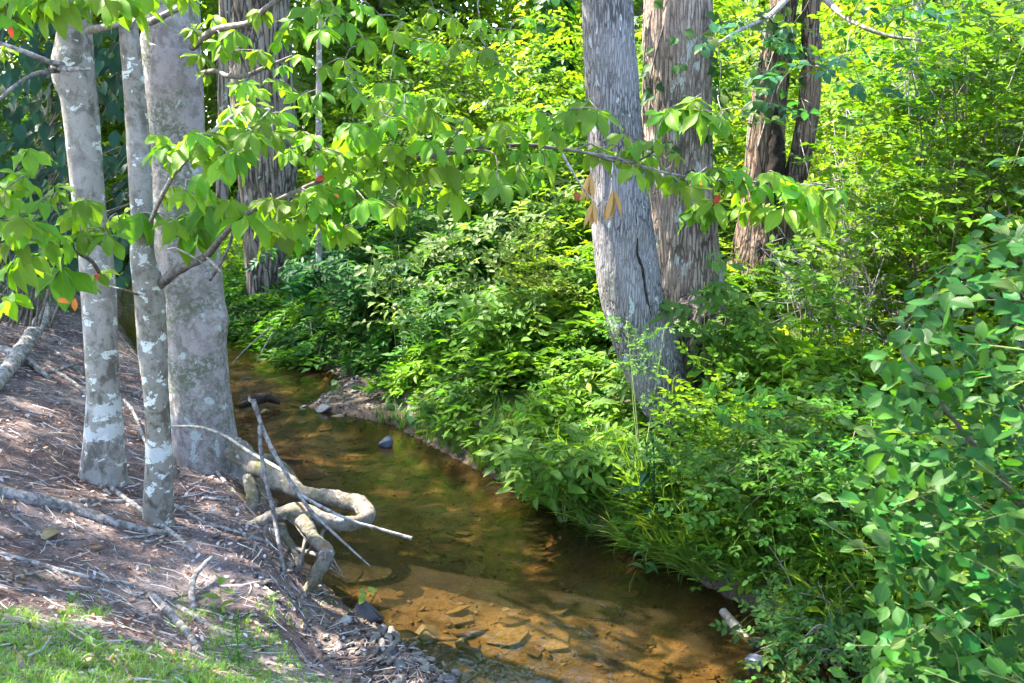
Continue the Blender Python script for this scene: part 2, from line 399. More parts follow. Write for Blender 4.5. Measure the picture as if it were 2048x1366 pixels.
water = mk('creek_water', np.stack([WX.ravel(), WY.ravel(), np.zeros(WX.size)], 1), np.stack([a, a+1, a+cols_+1, a+cols_], 1), mat=M['water'])
tag(water, kind='structure', label='shallow brown creek water running between the banks')

# ------------------------------------------------------------------ sweeps (trunks, limbs, sticks)
def catmull(P, n):
    P = np.asarray(P, float); k = len(P)
    if k == 2: t = np.linspace(0, 1, n)[:, None]; return P[0]*(1-t)+P[1]*t
    Q = np.vstack([2*P[0]-P[1], P, 2*P[-1]-P[-2]])
    u = np.linspace(0, k-1-1e-6, n); i = u.astype(int); t = (u-i)[:, None]
    p0, p1, p2, p3 = Q[i], Q[i+1], Q[i+2], Q[i+3]
    return .5*((2*p1)+(-p0+p2)*t+(2*p0-5*p1+4*p2-p3)*t*t+(-p0+3*p1-3*p2+p3)*t**3)
def sweep_np(P, n_al, n_ar, disp=None):
    C = catmull(P, n_al); c, r = C[:, :3], np.maximum(C[:, 3], .0008)
    t = unit(np.gradient(c, axis=0))
    up = np.array([0, 1, 0.]) if abs(t[0][1]) < .9 else np.array([1., 0, 0])
    nrm = np.zeros_like(t); v = up
    for i in range(n_al):
        v = v - np.dot(v, t[i])*t[i]; v = v/np.linalg.norm(v); nrm[i] = v
    bn = np.cross(t, nrm)
    th = np.linspace(0, 2*np.pi, n_ar, endpoint=False)
    s = np.concatenate([[0], np.cumsum(np.linalg.norm(np.diff(c, axis=0), axis=1))])
    D = np.cos(th)[None, :, None]*nrm[:, None]+np.sin(th)[None, :, None]*bn[:, None]
    rr = np.repeat(r[:, None], n_ar, 1)
    if disp is not None: rr = rr*(1+disp(th[None, :], s[:, None], r[:, None], c[:, None, :]+D*r[:, None, None]))
    V = c[:, None]+D*rr[..., None]
    a = np.arange(n_al-1)[:, None]*n_ar; b = np.arange(n_ar)
    q = np.stack([a+b, a+(b+1) % n_ar, a+n_ar+(b+1) % n_ar, a+n_ar+b], -1).reshape(-1, 4)
    V = V.reshape(-1, 3); nv = len(V)
    V = np.vstack([V, c[0], c[-1]])
    tr = np.concatenate([np.stack([np.full(n_ar, nv), (b+1) % n_ar, b], 1),
                         np.stack([np.full(n_ar, nv+1), nv-n_ar+b, nv-n_ar+(b+1) % n_ar], 1)])
    return V, q, tr
class Batch:
    def __init__(s): s.V, s.q, s.t, s.c, s.n = [], [], [], [], 0
    def add(s, V, q=None, t=None, c=None):
        s.V.append(V)
        if q is not None and len(q): s.q.append(np.asarray(q)+s.n)
        if t is not None and len(t): s.t.append(np.asarray(t)+s.n)
        if c is not None: s.c.append(np.broadcast_to(c, (len(V), 3)))
        s.n += len(V)
    def tube(s, P, n_al=8, n_ar=6, disp=None): s.add(*sweep_np(P, n_al, n_ar, disp))
    def build(s, name, mat, parent=None, smooth=True):
        return mk(name, np.vstack(s.V), np.vstack(s.q) if s.q else None, np.vstack(s.t) if s.t else None, mat, parent,
                  col=np.vstack(s.c) if s.c else None, smooth=smooth)
def rough_disp(amp=.12, f=9, seed=0):
    def d(th, s, r, p): return amp*fbm(p[..., 0]*f, p[..., 1]*f, p[..., 2]*f*.6, seed, 3)+amp*.35*vnoise(p[..., 0]*f*5, p[..., 1]*f*5, p[..., 2]*f*4, seed+4)
    return d
def smooth_bark(seed, amp=.03, flare=0.0, bumps=()):
    def d(th, s, r, p):
        x = amp*fbm(p[..., 0]*7, p[..., 1]*7, p[..., 2]*2.5, seed, 4) + amp*.5*fbm(p[..., 0]*30, p[..., 1]*30, p[..., 2]*12, seed+3, 2)
        if flare: x = x + flare*np.exp(-s/.16)*(.5+.5*np.cos(th*4+seed+.8*np.sin(th*2)))
        for (bx, by, bz, br, ba) in bumps:
            x = x + ba*np.exp(-((p[..., 0]-bx)**2+(p[..., 1]-by)**2+(p[..., 2]-bz)**2)/br**2)
        return x
    return d
def furrow_bark(seed, amp=.07, f=22, fz=2.6, flare=0.0):
    def d(th, s, r, p):
        w = .5*fbm(p[..., 0]*4, p[..., 1]*4, p[..., 2]*2, seed+9, 2)
        n = vnoise(p[..., 0]*f+w, p[..., 1]*f+w, p[..., 2]*fz, seed) + .5*vnoise(p[..., 0]*f*2, p[..., 1]*f*2, p[..., 2]*fz*2.2, seed+1)
        x = amp*(1-2*np.exp(-(n/.28)**2)) + .05*fbm(p[..., 0]*3, p[..., 1]*3, p[..., 2]*1.5, seed+5, 3)
        if flare: x = x + flare*np.exp(-s/.25)*(.5+.5*np.cos(th*5+seed))
        return x
    return d
def trunk_pts(Y, rows, lean=0.0):
    """rows: (py, px_left, px_right) of the trunk outline, base first; Y distance (may be a list)"""
    out = []
    for i, (py, x0, x1) in enumerate(rows):
        yv = Y if np.isscalar(Y) else Y[i]
        p = PY((x0+x1)/2, py, yv); out.append([*p, (x1-x0)/2*depth_of(p)/FPX])
    return np.array(out)

# ------------------------------------------------------------------ leaf templates
def leaflet(L=1.0, W=.36, rows=6, wide=.55, tip=1.6, droop=.3, fold=.18, twist=0.0, cols=3, wave=0.0):
    v = np.linspace(0, 1, rows+1)
    prof = np.sin(np.pi*v**(math.log(.5)/math.log(wide)))**.9
    prof = prof*np.where(v > wide, (1-(np.maximum(v-wide, 0)/(1-wide))**tip*.25), 1); prof[0] = .04; prof[-1] = .0
    ang = -droop*v*1.6
    y = np.concatenate([[0], np.cumsum(np.cos((ang[1:]+ang[:-1])/2)/rows)])*L
    z = np.concatenate([[0], np.cumsum(np.sin((ang[1:]+ang[:-1])/2)/rows)])*L
    us = np.linspace(-1, 1, cols)
    V, UV = [], []
    for i in range(rows+1):
        tw = twist*v[i]
        for u in us:
            w = prof[i]*W*L/2*u; h = fold*abs(w) + wave*W*L*abs(u)**2*math.sin(v[i]*9+u*1.3+fold*20)
            V.append((w*math.cos(tw)-h*math.sin(tw), y[i], z[i]+h*math.cos(tw)+w*math.sin(tw))); UV.append((u*.5*prof[i]+.5, v[i]))
    q = [(i*cols+j, i*cols+j+1, (i+1)*cols+j+1, (i+1)*cols+j) for i in range(rows) for j in range(cols-1)]
    return np.array(V), np.array(q), np.array(UV)
def diamond(L=1.0, W=.5, fold=.2, droop=.2):
    V = np.array([[0, 0, 0], [W/2*L, .45*L, fold*W*L*.5], [0, L, -droop*L], [-W/2*L, .45*L, fold*W*L*.5]])
    return V, np.array([[0, 1, 2], [0, 2, 3]])
def hexleaf(L=1.0, W=.45, wide=.42, fold=.25, droop=.2):
    a, b = wide*.75, wide+.26; w1, w2 = W/2*L, W/2*L*.78; z1, z2, z3 = -droop*a*a*L, -droop*b*b*L, -droop*L
    V = np.array([[0, 0, 0], [w1, a*L, z1+fold*w1], [w2, b*L, z2+fold*w2], [0, L, z3], [-w2, b*L, z2+fold*w2], [-w1, a*L, z1+fold*w1]])
    return V, np.array([[0, 1, 2, 3], [0, 3, 4, 5]])
class Tm:
    """a template: verts, quads, tris, uv, per-vertex tint"""
    def __init__(s): s.V, s.q, s.t, s.uv, s.c, s.n = [], [], [], [], [], 0
    def add(s, V, q=None, t=None, uv=None, c=1.0):
        s.V.append(V)
        if q is not None: s.q.append(np.asarray(q)+s.n)
        if t is not None: s.t.append(np.asarray(t)+s.n)
        s.uv.append(uv if uv is not None else np.full((len(V), 2), .5))
        s.c.append(np.broadcast_to(np.asarray(c, float), (len(V), 3)) if np.ndim(c) else np.full((len(V), 3), c)); s.n += len(V)
    def done(s):
        s.V = np.vstack(s.V); s.uv = np.vstack(s.uv); s.c = np.vstack(s.c)
        s.q = np.vstack(s.q) if s.q else np.zeros((0, 4), int); s.t = np.vstack(s.t) if s.t else np.zeros((0, 3), int)
        return s
    def mesh(s, name, mat, col):
        o = mk(name, s.V, s.q, s.t, mat, col=np.clip(s.c*np.asarray(col), 0, 1), uv=s.uv); me = o.data
        bpy.data.objects.remove(o); return me
def rot_to(d, n): return frames(np.asarray(d, float)[None], np.asarray(n, float)[None])[0]
def strip(A, B, w):
    A, B = np.asarray(A, float), np.asarray(B, float); d = unit(B-A); sd = unit(np.cross(d, [0.13, .2, 1.0]))*w
    return np.array([A-sd, A+sd, B+sd*.7, B-sd*.7]), np.array([[0, 1, 2, 3]])
STEMC = (.9, .75, .6)
def t_palmate(r, nl=5, L=1.0, W=.36, rows=8, wide=.58, droop=.34, flat=0.0, close=1.0):
    t = Tm(); spread = {5: [-104, -52, 0, 52, 104], 6: [-115, -70, -22, 25, 72, 118], 7: [-128, -88, -44, 0, 44, 88, 128]}[nl]
    for a in spread:
        a = math.radians(a*close+r.uniform(-9, 9)); ln = L*(1-.16*abs(a)/1.8)*r.uniform(.85, 1.08)
        el = math.radians(r.uniform(-42, -8))*(1-flat)
        V, q, uv = leaflet(ln, W*r.uniform(.9, 1.12), rows, wide, 1.7, droop*r.uniform(.3, 1.7), r.uniform(.05, .6), r.uniform(-.6, .6), 5 if rows > 4 else 3, .09 if rows > 4 else 0)
        d = np.array([math.sin(a)*math.cos(el), math.cos(a)*math.cos(el), math.sin(el)])
        R = rot_to(d, (0, .05, 1)); t.add(V@R.T+d*.02*L, q, uv=uv, c=r.uniform(.85, 1.15))
    return t.done()
def t_pinnate(r, pairs=3, L=1.0, lw=.42, rows=4, lf=.42, droop=.25):
    t = Tm(); A = np.zeros(3); ang = .15
    for k in range(pairs+1):
        ang -= droop/pairs*1.3
        B = A+np.array([r.uniform(-.04, .04), math.cos(ang), math.sin(ang)])*L/(pairs+.8)*(1.25 if k == 0 else .8)
        t.add(*strip(A, B, .012*L), c=STEMC); A = B
        for sd in ((-1, 1) if k < pairs else (0,)):
            a = sd*math.radians(r.uniform(48, 70)); el = r.uniform(-.35, .2)
            ln = lf*L*r.uniform(.85, 1.15)*(1.12 if sd == 0 else 1)
            d = np.array([math.sin(a)*math.cos(el), math.cos(a)*math.cos(el), math.sin(el)]); nn = np.array([r.normal(0, .25), r.normal(0, .25), 1])
            if rows == 0: V, q = diamond(ln, lw*r.uniform(.85, 1.15), r.uniform(.1, .6), r.uniform(-.05, .3)); t.add(V@rot_to(d, nn).T+A, t=q, c=r.uniform(.75, 1.25))
            else: V, q = hexleaf(ln, lw*r.uniform(.85, 1.15), .42, r.uniform(.1, .5), r.uniform(.0, .35)); t.add(V@rot_to(d, nn).T+A, q, c=r.uniform(.75, 1.25))
    return t.done()
def t_twig(r, n=9, L=1.0, lf=.3, lw=.55, rows=3, fan=60, bend=.3, tri=False, cup=.3):
    """alternate leaves along a twig"""
    t = Tm(); A = np.zeros(3); ang = .25
    for k in range(n):
        ang -= bend/n*r.uniform(.3, 1.7)
        B = A+np.array([r.uniform(-.25, .25)/n, math.cos(ang)/n, math.sin(ang)/n])*L
        (None if tri else t.add(*strip(A, B, .010*L), c=STEMC)); A = B
        sd = (-1)**k; a = sd*math.radians(fan*r.uniform(.5, 1.25)) if k < n-1 else r.uniform(-.3, .3)
        el = r.uniform(-.5, .45); ln = lf*L*r.uniform(.7, 1.15)*(.75 if k == n-1 else 1)
        d = np.array([math.sin(a)*math.cos(el), math.cos(a)*math.cos(el), math.sin(el)])
        nn = np.array([r.uniform(-.35, .35), r.uniform(-.35, .35), 1])
        if tri:
            V, tt = diamond(ln, lw*r.uniform(.8, 1.2), r.uniform(.1, .6), r.uniform(-.05, .3)); t.add(V@rot_to(d, nn).T+A, t=tt, c=r.uniform(.75, 1.25))
        else:
            V, q, uv = leaflet(ln, lw*r.uniform(.9, 1.1), rows, .5, 1.3, r.uniform(.0, .5), cup*r.uniform(.4, 1.5), r.uniform(-.3, .3)); t.add(V@rot_to(d, nn).T+A, q, uv=uv, c=r.uniform(.8, 1.2))
    return t.done()
def t_rose(r, nl=5, rows=2):
    """arching cane bit with small compound leaves of oval leaflets"""
    t = Tm(); A = np.zeros(3); ang = .3
    for k in range(nl):
        ang -= .15; B = A+np.array([r.uniform(-.05, .05), math.cos(ang)/nl, math.sin(ang)/nl]); t.add(*strip(A, B, .008), c=(.9, .7, .6)); A = B
        s0 = (-1)**k*math.radians(r.uniform(35, 80)); dd = np.array([math.sin(s0), math.cos(s0), r.uniform(-.3, .4)]); dd = unit(dd)
        sd = unit(np.cross(dd, [0, 0, 1.])); t.add(*strip(A, A+dd*.26, .005), c=STEMC)
        for j, off in enumerate((0.10, .10, .19, .19, .25)):
            p = A+dd*off; e = (sd*(1 if j % 2 else -1)*.9+dd*.5) if j < 4 else dd
            e = unit(e+r.normal(0, .15, 3)); ln = r.uniform(.085, .125)
            V, q = hexleaf(ln*1.25, .6, .42, r.uniform(.1, .5), r.uniform(-.1, .3))
            t.add(V@rot_to(e, (r.uniform(-.4, .4), r.uniform(-.4, .4), 1)).T+p, q, c=r.uniform(.75, 1.25))
    return t.done()
def t_lance(r, n=18, lf=.34, lw=.2, droop=.9, whorl=2.4, sway=.1):
    """upright stem (+Z) with narrow drooping leaves, height 1"""
    t = Tm(); A = np.zeros(3); tx, ty = r.uniform(-sway, sway, 2)
    for k in range(n):
        f = (k+1)/n; B = np.array([tx*f*f, ty*f*f, f]); t.add(*strip(A, B, .008), c=STEMC)
        V4, q4 = strip(A, B, .008); V4 = A+(V4-A)@np.array([[0, 1, 0], [-1, 0, 0], [0, 0, 1.]]); t.add(V4, q4, c=STEMC); A = B
        if f < .12: continue
        a = k*whorl+r.uniform(-.3, .3); el = r.uniform(.1, .6)+.5*max(0, f-.8)/.2; ln = lf*r.uniform(.8, 1.1)*(1-.55*max(0, f-.55)/.45)*min(1, .6+f)
        d = np.array([math.cos(a)*math.cos(el), math.sin(a)*math.cos(el), math.sin(el)])
        V, q, uv = leaflet(ln, lw, 4, .42, 1.2, droop*r.uniform(.5, 1.2), .4, r.uniform(-.4, .4))
        t.add(V@rot_to(d, (0, 0, 1)).T+B, q, uv=uv, c=r.uniform(.85, 1.15))
    return t.done()
def t_grass(r, n=16, w=.018, spread=.55, arch=1.2, segs=5):
    t = Tm()
    for k in range(n):
        a = r.uniform(0, 2*math.pi); h = r.uniform(.5, 1.0); el = math.pi/2-abs(r.normal(0, spread*.5)); d = np.array([math.cos(a), math.sin(a), 0]); sd = np.array([-d[1], d[0], 0])
        p = d*r.uniform(0, .06)+sd*r.uniform(-.05, .05); V = []
        for i in range(segs+1):
            ww = w*(1-(i/segs)**2)+.001; V += [p-sd*ww/2, p+sd*ww/2]
            p = p+(d*math.cos(el)+np.array([0, 0, 1])*math.sin(el))*h/segs; el -= arch*r.uniform(.5, 1.2)/segs
        q = [(2*i, 2*i+1, 2*i+3, 2*i+2) for i in range(segs)]
        t.add(np.array(V), q, c=(r.uniform(.8, 1.2)*np.array([1, 1, 1])) if r.random() > .12 else (2.2, 1.3, 1.3))
    return t.done()
def variants(fn, cnt, seed, **kw): return [fn(np.random.default_rng(seed*100+i), **kw) for i in range(cnt)]

def scatter(name, tmpls, pos, R, scale, col, mat, parent=None, pick=None):
    N_ = len(pos)
    if N_ == 0: return None
    pick = rng.integers(0, len(tmpls), N_) if pick is None else pick
    Vs, Qs, Ts, Cs, Us, n = [], [], [], [], [], 0
    scale = np.broadcast_to(scale, (N_,)); col = np.broadcast_to(col, (N_, 3))
    for k, t in enumerate(tmpls):
        ix = np.nonzero(pick == k)[0]
        if not len(ix): continue
        nv = len(t.V)
        V = np.einsum('nij,vj->nvi', R[ix], t.V)*scale[ix][:, None, None]+pos[ix][:, None]
        off = (n+np.arange(len(ix))*nv)[:, None, None]
        Vs.append(V.reshape(-1, 3)); Cs.append((t.c[None]*col[ix][:, None]).reshape(-1, 3)); Us.append(np.tile(t.uv, (len(ix), 1)))
        if len(t.q): Qs.append((t.q[None]+off).reshape(-1, 4))
        if len(t.t): Ts.append((t.t[None]+off).reshape(-1, 3))
        n += nv*len(ix)
    return mk(name, np.vstack(Vs), np.vstack(Qs) if Qs else None, np.vstack(Ts) if Ts else None, mat, parent, col=np.clip(np.vstack(Cs), .002, .9), uv=np.vstack(Us))
def yaw(a):
    c, s = np.cos(a), np.sin(a); z = np.zeros_like(c); o = np.ones_like(c)
    return np.stack([np.stack([c, -s, z], -1), np.stack([s, c, z], -1), np.stack([z, z, o], -1)], -2)
def jitcol(c, n, v=.22, h=.12):
    c = np.asarray(c)*np.exp(rng.normal(0, v, (n, 1)))
    c = c*np.exp(rng.normal(0, h, (n, 1))*np.array([[1.0, .2, -.6]])); return np.clip(c, .004, .6)

# palette (base colours)
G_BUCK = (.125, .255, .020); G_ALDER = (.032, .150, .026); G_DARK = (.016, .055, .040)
G_HERB = (.098, .200, .020); G_LIME = (.135, .215, .014); G_FERN = (.055, .145, .026); G_FAR = (.105, .185, .018)

# ------------------------------------------------------------------ trees
TREES = {}
def tree(key, name, label, rows, Y, mat, disp, n_al=170, n_ar=72, top=None, group=None):
    P = trunk_pts(Y, rows)
    if top is not None: P = np.vstack([P, top])
    base = P[0, :3].copy(); foot_ = P[0].copy(); foot_[2] -= .10; foot_[:2] += (P[0, :2]-P[1, :2])*.3; foot_[3] *= 1.08; P = np.vstack([foot_, P])
    t = thing(name, label, 'tree', base, group)
    V, q, tr = sweep_np(P, n_al, n_ar, disp)
    mk('trunk', V, q, tr, M[mat], t)
    TREES[key] = (t, P); return t
def up_from(P, steps):  # continue a trunk above the frame
    return np.array([[P[0]+dx, P[1]+dy, z, r] for dx, dy, z, r in steps])
R1 = [(985, 150, 262), (950, 160, 252), (900, 166, 248), (850, 171, 244), (770, 175, 238), (690, 170, 234), (600, 165, 231), (520, 160, 226), (430, 150, 212), (300, 136, 202), (200, 124, 194), (140, 106, 188), (60, 116, 182), (0, 112, 176)]
Y1, Y2, Y3 = G(205, 955)[1], G(317, 1045)[1], G(420, 930)[1]
p = PY(144, 0, Y1)
t1 = tree('t1', 'slender_tree', 'grey slender tree with white lichen bands, leftmost trunk on the littered bank', R1, Y1, 'bark_t1', smooth_bark(3, .035, .16),
          top=[[p[0]-.1, Y1+.05, 4.6, .075], [p[0]-.3, Y1+.4, 6.5, .055], [p[0]-.5, Y1+.9, 8.5, .02]])
R2 = [(1065, 284, 350), (1035, 288, 346), (1000, 288, 346), (900, 292, 344), (800, 289, 338), (700, 277, 334), (640, 272, 330), (600, 270, 328), (560, 266, 322), (510, 262, 308), (430, 262, 305), (300, 255, 300), (150, 245, 286), (60, 238, 276), (0, 232, 270)]
p = PY(250, 0, Y2)
t2 = tree('t2', 'slender_tree', 'thinnest pale lichen spotted tree standing in front of the big smooth trunk', R2, Y2, 'bark_t2', smooth_bark(8, .05, .06),
          top=[[p[0]-.1, Y2+.1, 4.4, .042], [p[0]-.1, Y2+.4, 6.0, .035], [p[0]+.1, Y2+1, 7.6, .012]])
R3 = [(975, 348, 494), (940, 350, 484), (900, 347, 476), (850, 342, 468), (800, 340, 462), (750, 338, 456), (700, 334, 452), (655, 330, 451), (600, 325, 446), (500, 312, 437), (420, 305, 425), (350, 300, 411), (200, 286, 405), (100, 282, 401), (0, 283, 396)]
p = PY(340, 0, Y3); bb = PY(450, 640, Y3-.05)
t3 = tree('t3', 'beech_tree', 'big smooth pinkish grey trunk with green lichen, rooted at the creek edge', R3, Y3, 'bark_beech', smooth_bark(14, .022, .05, bumps=[(bb[0], bb[1], bb[2], .09, .20)]),
          n_ar=96, top=[[p[0]-.05, Y3+.1, 5.2, .17], [p[0]-.1, Y3+.7, 8, .12], [p[0], Y3+1.5, 10.5, .03]])
R4 = [(640, 485, 580), (600, 495, 568), (550, 495, 562), (430, 486, 580), (300, 476, 590), (150, 463, 583), (0, 462, 577)]
p = PY(520, 0, 13.0)
t4 = tree('t4', 'furrowed_tree', 'dark deeply furrowed trunk beyond the creek behind the big smooth trunk', R4, 13.0, 'bark_oak', furrow_bark(21, .075, 14, 1.4), n_al=110, n_ar=88,
          top=[[p[0], 13.1, 6.8, .34], [p[0]+.3, 13.4, 9, .2], [p[0]+.6, 13.8, 11.5, .04]])
R5 = [(905, 1345, 1420), (870, 1325, 1405), (820, 1292, 1388), (750, 1255, 1372), (680, 1226, 1352), (600, 1201, 1330), (500, 1188, 1312), (400, 1183, 1297), (300, 1178, 1286), (150, 1170, 1276), (0, 1163, 1266)]
p = PY(1214, 0, 7.0)
t5 = tree('t5', 'silver_barked_tree', 'leaning silver grey trunk with a long dark crack, curving up from the clump', R5, 7.0, 'bark_silver', furrow_bark(33, .018, 34, 2.6), n_al=150, n_ar=88,
          top=[[p[0]-.05, 7.1, 5.2, .17], [p[0]+.1, 7.8, 8, .12], [p[0]+.5, 8.6, 10.5, .03]])
R6 = [(760, 1325, 1500), (680, 1322, 1480), (560, 1308, 1448), (450, 1296, 1432), (300, 1288, 1424), (150, 1288, 1423), (0, 1287, 1425)]
p = PY(1356, 0, 7.9)
t6 = tree('t6', 'red_barked_tree', 'straight reddish brown trunk just behind the leaning silver trunk', R6, 7.9, 'bark_red', furrow_bark(41, .032, 26, 2.0), n_al=130, n_ar=88,
          top=[[p[0], 8, 5.6, .24], [p[0]+.2, 8.4, 8.5, .16], [p[0]+.4, 9, 11, .03]])
R7 = [(760, 1430, 1600), (640, 1445, 1600), (520, 1462, 1592), (430, 1478, 1572), (330, 1490, 1566), (200, 1504, 1572), (80, 1528, 1586), (0, 1542, 1594)]
p = PY(1569, 0, 8.9)
t7 = tree('t7', 'forked_tree', 'forked brown trunk with a dark hollow between its two stems, half hidden by vines', R7, 8.9, 'bark_brown_shaded', furrow_bark(52, .05, 24, 2.2), n_al=110, n_ar=70,
          top=[[p[0]+.15, 9, 5.6, .13], [p[0]+.5, 9.4, 8, .08], [p[0]+.8, 9.8, 9.6, .02]])
P7 = trunk_pts(8.8, [(560, 1535, 1600), (450, 1540, 1594), (380, 1560, 1606), (300, 1582, 1626), (200, 1598, 1640), (100, 1604, 1644), (0, 1606, 1642)])
P7 = np.vstack([P7, [[P7[-1, 0]+.1, 8.9, 5.5, .08], [P7[-1, 0]+.4, 9.2, 7.5, .02]]])
mk('trunk', *sweep_np(P7, 110, 60, furrow_bark(55, .05, 24, 2.2)), M['bark_brown_shaded'], t7)['label'] = 'thinner right stem of the fork'
def simple_tree(key, name, label, rows, Y, mat, topz, drift=0.0, n_ar=28):
    P = trunk_pts(Y, rows); e = P[-1]
    return tree(key, name, label, rows, Y, mat, furrow_bark(int(Y*7), .05, 18, 2), n_al=70, n_ar=n_ar,
                top=[[e[0]+drift*.5, e[1], (e[2]+topz)/2, e[3]*.8], [e[0]+drift, e[1]+.2, topz, e[3]*.25]])
t8 = simple_tree('t8', 'ivy_clad_tree', 'ivy wrapped trunk on the sunny slope between the branch and the silver trunk', [(330, 1088, 1136), (200, 1092, 1132), (80, 1090, 1128), (0, 1088, 1126)], 16.5, 'bark_oak', 9)
simple_tree('t9', 'sapling', 'thin dark sapling against the left edge of the furrowed trunk', [(420, 432, 456), (250, 435, 456), (100, 436, 458), (0, 437, 460)], 10.4, 'bark_oak', 7)
simple_tree('t10', 'sapling', 'very thin pale sapling right of the furrowed trunk', [(520, 632, 645), (300, 631, 644), (120, 632, 644), (0, 634, 646)], 12.0, 'bark_pale', 7, n_ar=16)
simple_tree('t11', 'sapling', 'thin grey sapling in the thicket near the upper right corner', [(420, 2006, 2030), (250, 2004, 2026), (120, 2012, 2032), (0, 2026, 2044)], 8.6, 'bark_pale', 6, n_ar=16)
simple_tree('t12', 'sapling', 'thin grey stem rising from the thicket right of the forked trunk', [(460, 1815, 1832), (250, 1822, 1838), (100, 1828, 1842), (0, 1832, 1846)], 9.6, 'bark_pale', 6, n_ar=16)

# crack on the silver trunk, hollow on the forked one: near-black bodies laid on bark
M['dark_wood'] = plain_mat('near_black_wood', (.012, .010, .009), (.035, .028, .022), 25, .95, .6, .1)
def on_trunk(key, px, py, out=.0):
    """point on the camera side of a trunk"""
    P = catmull(TREES[key][1], 400); r = unit(ray(px, py)); best = None
    d = P[:, :3]-CAM; tt = d@r; q = CAM+tt[:, None]*r; dist = np.linalg.norm(q-P[:, :3], axis=1)-P[:, 3]; i = np.argmin(dist)
    c, rad = P[i, :3], P[i, 3]; b = np.dot(CAM-c, r); x = (CAM-c)-0; disc = b*b-(np.dot(x, x)-(rad+out)**2)
    return CAM+r*(-b-math.sqrt(max(disc, 0)))
b = Batch()
cr = [(1270, 405), (1272, 440), (1274, 480), (1275, 510), (1284, 535), (1290, 575), (1296, 605), (1303, 635)]
b.tube([[*on_trunk('t5', x, y, -.002), w] for (x, y), w in zip(cr, (.002, .006, .008, .009, .010, .009, .008, .003))], 60, 6, rough_disp(.35, 40, 2))
b.build('crack', M['dark_wood'], t5)
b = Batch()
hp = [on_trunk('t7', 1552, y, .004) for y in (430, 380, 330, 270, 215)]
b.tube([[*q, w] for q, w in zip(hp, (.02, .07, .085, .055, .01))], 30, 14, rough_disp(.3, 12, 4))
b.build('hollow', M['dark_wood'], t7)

# rotten stump of the clump between the silver and red trunks
q0 = PY(1400, 800, 7.35)
st = thing('rotten_stump', 'charred dark rotten stump between the silver trunk and the red trunk', 'stump', (q0[0], q0[1], float(H(q0[0], q0[1]))))
b = Batch()
b.tube([[q0[0]+.02, q0[1]+.1, .25, .34], [q0[0], q0[1]+.1, .6, .30], [q0[0]-.03, q0[1]+.15, .95, .27], [q0[0]-.05, q0[1]+.2, 1.2, .20], [q0[0]-.05, q0[1]+.22, 1.22, .05]], 50, 60, furrow_bark(77, .14, 14, 2.0))
b.build('trunk', M['bark_oak'], st)

# roots of the big smooth tree, arching out over the water
b = Batch()
def pathY(rows): return np.array([[*PY(px, py, Y), w*depth_of(PY(px, py, Y))/FPX/2] for px, py, Y, w in rows])
root_defs = [
    [(470, 900, 6.35, 60), (510, 930, 6.2, 52), (560, 960, 6.0, 46), (610, 985, 5.9, 44), (670, 992, 5.85, 40), (716, 1005, 5.78, 40), (733, 1030, 5.65, 40), (705, 1045, 5.55, 38), (655, 1040, 5.5, 38), (610, 1022, 5.5, 40), (560, 1028, 5.5, 38), (520, 1045, 5.5, 34), (490, 1065, 5.55, 26)],
    [(590, 1035, 5.55, 34), (615, 1050, 5.4, 36), (632, 1080, 5.3, 36), (652, 1108, 5.2, 34), (640, 1140, 5.15, 32), (615, 1175, 5.1, 28), (592, 1200, 5.08, 22), (572, 1222, 5.1, 12)],
    [(560, 1050, 5.55, 26), (582, 1085, 5.45, 22), (600, 1120, 5.4, 20), (585, 1150, 5.35, 16), (560, 1165, 5.35, 10)],
    [(652, 1110, 5.3, 16), (625, 1105, 5.35, 14), (595, 1090, 5.45, 13), (570, 1085, 5.5, 8)],
    [(500, 960, 6.15, 40), (505, 1000, 6.0, 34), (500, 1040, 5.85, 26), (520, 1080, 5.7, 20), (540, 1110, 5.6, 10)],
    [(345, 940, 6.2, 46), (318, 985, 6.0, 34), (270, 1010, 5.9, 22), (240, 1030, 5.8, 10)],
    [(610, 1180, 5.2, 26), (625, 1215, 5.1, 24), (622, 1245, 5.0, 18), (630, 1275, 4.9, 8)],
    [(500, 1050, 5.6, 14), (470, 1090, 5.5, 12), (450, 1130, 5.4, 8), (445, 1170, 5.35, 4)],
    [(620, 1070, 5.4, 12), (600, 1130, 5.3, 9), (575, 1185, 5.25, 6), (560, 1230, 5.2, 3)],
    [(655, 1045, 5.5, 12), (640, 1075, 5.45, 10), (660, 1110, 5.4, 6), (690, 1150, 5.3, 3)],
    [(540, 1040, 5.5, 14), (530, 1080, 5.45, 11), (548, 1130, 5.4, 8), (540, 1180, 5.35, 4)],
    [(505, 930, 6.3, 30), (540, 915, 6.5, 26), (575, 945, 6.5, 22), (600, 975, 6.4, 12)],
]
